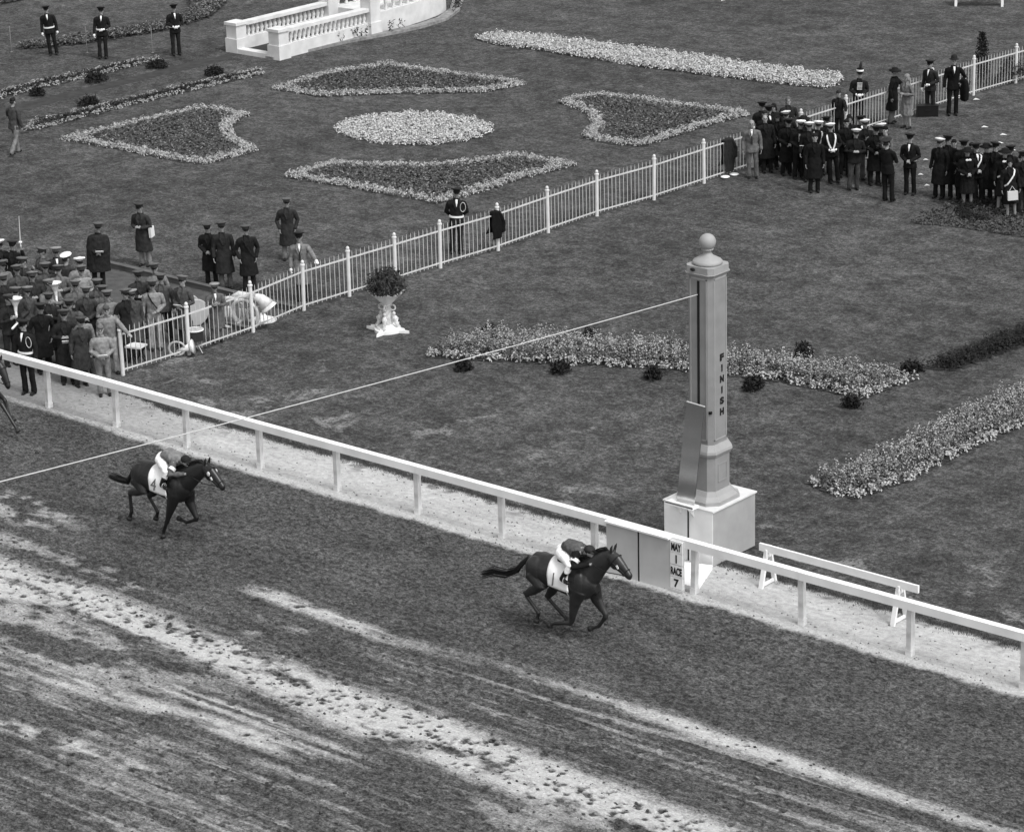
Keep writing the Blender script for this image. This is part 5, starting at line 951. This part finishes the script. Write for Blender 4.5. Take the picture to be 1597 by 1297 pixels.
def jockey(loc, J, label, shirt, cap, sleeve):
    root = empty('person', loc, label, 'jockey', 'jockeys riding the racehorses'); A = {k: np.array(v, float) for k, v in J.items()}; mir = lambda v: v * np.array([1, -1, 1])
    hip, wa, sh, hd = A['hip'], A['waist'], A['shoulder'], A['head']; b = MB(); Yv = (0, 1, 0)
    b.tube([hip, wa, sh], [(.13, .1), (.125, .09), (.16, .09)], 14, side=Yv); b.tube([sh, hd - np.array([.04, 0, .04])], [.055, .05]); b.ell(hd, (.095, .073, .105), 14, 10); b.ell(hd + np.array([.09, 0, -.035]), (.025, .014, .02)); b.ell(hd + np.array([.055, 0, -.07]), (.05, .05, .04)); [b.ell(hd + np.array([0, s * .074, -.02]), (.018, .01, .028), 8, 6) for s in (-1, 1)]
    for s in (-1, 1):
        f = (lambda v: v) if s < 0 else mir; el, ha, kn, an, to = f(A['elbow']), f(A['hand']), f(A['knee']), f(A['ankle']), f(A['toe']); b.tube([sh + np.array([0, s * .15, 0]), el, ha], [.05, .04, .028], 10); d = unit(ha - el); hand(b, ha, d, s, (0, -s * 1., -.4), .9)
        b.tube([hip + np.array([0, s * .08, -.02]), kn, an], [.085, .058, .04], 10); b.tube([an, to], [.04, .03])
    link('body', b.mesh('body', voxel=.011, it=2), SKIN, root)
    b = MB(); b.tube([hip * .35 + wa * .65, wa, wa * .45 + sh * .55, sh, sh + np.array([.05, 0, .01])], [(.15, .115), (.16, .125), (.185, .13), (.19, .11), (.08, .07)], 20, side=Yv); b.obj('shirt', cloth(shirt), root, (0, 0, 0), voxel=.012, it=2, wr=.016)
    for s in (-1, 1):
        f = (lambda v: v) if s < 0 else mir; el, ha, kn, an, to = f(A['elbow']), f(A['hand']), f(A['knee']), f(A['ankle']), f(A['toe'])
        b = MB(); b.tube([sh + np.array([-.02, s * .13, -.01]), sh * .5 + el * .5 + np.array([0, s * .07, 0]), el, el * .5 + ha * .5, ha * .9 + el * .1], [.085, .075, .068, .055, .045], 12); sl = b.obj('sleeve', cloth(sleeve), root, (0, 0, 0), voxel=.012, it=2, wr=.012)
        c = sh * .45 + el * .55 + np.array([0, s * .055, 0]); d = unit(el - sh); MB().tube([c - d * .035, c + d * .035], [.089, .087], 14, dome=False).obj('armband', paint(.7), sl, (0, 0, 0))
        b = MB(); b.tube([kn * .62 + an * .38, kn * .25 + an * .75, an], [.06, .052, .046], 12); b.tube([an + (an - kn) * .02, to], [.045, .036], 10); b.obj('boot', grey(.012, .3, .1), root, (0, 0, 0), voxel=.012, it=1)
        MB().tube([an * .5 + to * .5 + np.array([0, .06 * math.cos(t), .02 + .06 * math.sin(t)]) for t in np.linspace(0, 6.28, 14, endpoint=False)], .008, 5, closed=True).obj('stirrup', grey(.4, .3), root, (0, 0, 0))
    b = MB(); b.tube([hip - unit(wa - hip) * .08, hip, hip * .5 + wa * .5], [(.15, .11), (.165, .135), (.145, .11)], 18, side=Yv)
    for s in (-1, 1):
        f = (lambda v: v) if s < 0 else mir; kn, an = f(A['knee']), f(A['ankle']); b.tube([hip + np.array([0, s * .08, -.01]), hip * .45 + kn * .55 + np.array([0, s * .02, .015]), kn, kn * .55 + an * .45], [.115, .098, .073, .06], 12)
    b.obj('breeches', paint(.82, .05), root, (0, 0, 0), voxel=.012, it=2, wr=.010)
    b = MB(); b.ell(hd + np.array([-.01, 0, .035]), (.112, .092, .09), 16, 10); c = b.obj('cap', cloth(cap), root, (0, 0, 0), smooth=True); MB().rings([[hd + np.array([.085 + e, 0, .03 - d]) + np.array([-.05 * abs(t) ** 2, .075 * t, 0]) for t in np.linspace(-1, 1, 9)] for e, d in ((0, 0), (.07, .025), (.07, .035), (0, .012))], False, True).obj('peak', cloth(cap), c, (0, 0, 0))
    MB().lathe([(.094, .0), (.1, .0), (.1, .022), (.094, .022)], tuple(hd + np.array([-.01, 0, .02])), 20).obj('goggle_band', grey(.01), c, (0, 0, 0)); return root
N_, F_ = -.14, .14
TR1 = [(-.06, 1.2, .13, .15), (.1, 1.25, .235, .27), (.38, 1.245, .265, .30), (.68, 1.2, .275, .31), (.98, 1.17, .27, .335), (1.2, 1.17, .25, .345), (1.36, 1.17, .205, .28), (1.47, 1.15, .12, .17)]
H1 = dict(trunk=TR1, neck=[(1.24, 1.3, .15, .27), (1.42, 1.47, .11, .225), (1.6, 1.65, .085, .175), (1.78, 1.81, .072, .135), (1.88, 1.88, .065, .1)], head=[(1.86, 1.88, .075, .09), (1.97, 1.8, .09, .12), (2.1, 1.705, .072, .095), (2.21, 1.62, .055, .072), (2.29, 1.56, .05, .058)], ear=(1.9, 1.96),
          legs=[('hind', [(.1, N_, 1.14), (.3, N_ - .02, .93), (-.1, N_, .67), (.22, N_, .36), (.17, N_, .22)]), ('hind', [(.14, F_, 1.14), (.44, F_, .91), (.2, F_, .59), (.58, F_, .33), (.68, F_, .26)]), ('fore', [(1.22, N_, 1.08), (1.1, N_, .8), (1.01, N_, .36), (.62, N_, .26), (.5, N_, .2)]), ('fore', [(1.32, F_, 1.08), (1.4, F_, .83), (1.62, F_, .57), (1.43, F_, .31), (1.26, F_, .23)])],
          tail=[(-.12, 0, 1.34), (-.28, 0, 1.2), (-.46, .02, 1.0), (-.7, .03, .88), (-1.0, .02, .86), (-1.26, 0, .74)], cloth=(.54, 1.02), hand=((1.46, -.1, 1.64), (1.46, .1, 1.64)))
J1 = dict(hip=(.72, 0, 1.70), waist=(.88, 0, 1.84), shoulder=(1.16, 0, 1.80), head=(1.37, 0, 1.83), elbow=(1.16, -.27, 1.56), hand=(1.46, -.1, 1.63), knee=(1.12, -.29, 1.56), ankle=(.94, -.32, 1.29), toe=(1.1, -.33, 1.24))
horse((-1.45, -3.05, 0), H1, 'leading dark bay racehorse with saddle cloth number 1, nearest the finish', .019, '1'); jockey((-1.45, -3.05, 0), J1, 'jockey in grey shirt and dark sleeves crouched on the leading horse', .085, .03, .012)
sh2 = lambda L, dx, dz=0: [(x + dx, z + dz, a, c) for x, z, a, c in L]
H2 = dict(trunk=sh2(TR1, -.16), neck=[(1.1, 1.28, .15, .27), (1.32, 1.43, .11, .225), (1.54, 1.58, .085, .175), (1.76, 1.72, .072, .135), (1.87, 1.78, .065, .1)], head=[(1.86, 1.77, .075, .09), (1.98, 1.69, .09, .12), (2.12, 1.59, .072, .095), (2.24, 1.5, .055, .072), (2.32, 1.44, .05, .058)], ear=(1.89, 1.85),
          legs=[('hind', [(-.06, N_, 1.14), (.13, N_ - .02, .93), (-.32, N_, .79), (-.3, N_, .37), (-.37, N_, .23)]), ('hind', [(-.02, F_, 1.14), (.22, F_, .91), (-.06, F_, .69), (.19, F_, .39), (.13, F_, .26)]), ('fore', [(1.04, N_, 1.08), (.93, N_, .8), (.77, N_, .42), (.64, N_, .17), (.62, N_, .07)]), ('fore', [(1.14, F_, 1.08), (1.17, F_, .83), (1.36, F_, .5), (1.04, F_, .36), (.85, F_, .39)])],
          tail=[(-.28, 0, 1.32), (-.38, 0, 1.12), (-.55, .02, .93), (-.8, .03, .92), (-1.05, 0, .95)], cloth=(.42, .9), hand=((1.36, -.1, 1.56), (1.36, .1, 1.56)))
J2 = dict(hip=(.6, 0, 1.70), waist=(.78, 0, 1.83), shoulder=(1.08, 0, 1.77), head=(1.29, 0, 1.78), elbow=(1.06, -.27, 1.52), hand=(1.36, -.1, 1.55), knee=(1.0, -.29, 1.55), ankle=(.86, -.32, 1.27), toe=(1.02, -.33, 1.22))
horse((-11.05, -4.0, 0), H2, 'second racehorse, nearly black, saddle cloth number 4, below the wire', .009, '4', True); jockey((-11.05, -4.0, 0), J2, 'jockey in light grey shirt crouched on the second horse', .17, .02, .1)
H3 = dict(H2); H3['legs'] = H2['legs'][:2] + [('fore', [(1.12, N_, 1.1), (1.42, N_, .93), (1.93, N_, .76), (2.3, N_, .36), (2.42, N_, .22)]), ('fore', [(1.1, F_, 1.08), (1.33, F_, .88), (1.72, F_, .72), (1.84, F_, .38), (1.95, F_, .30)])]
H3['neck'] = [(1.08, 1.3, .15, .27), (1.28, 1.43, .11, .225), (1.48, 1.54, .085, .175), (1.66, 1.6, .072, .135), (1.78, 1.61, .065, .1)]; H3['head'] = [(1.78, 1.61, .075, .09), (1.87, 1.5, .09, .11), (1.95, 1.36, .07, .088), (2.02, 1.22, .055, .07), (2.06, 1.14, .05, .056)]; H3['ear'] = (1.8, 1.68)
q = VY(14, 606, -1.75); L3 = (q[0] - 2.08, -1.75, 0); horse(L3, H3, 'third racehorse entering at left edge, only nose and outstretched foreleg in view', .012, '2', False)
jockey(L3, J2, 'jockey of the third horse beyond the left edge', .05, .02, .05)
print('people', PEOPLE_N, 'objects', len(bpy.data.objects))
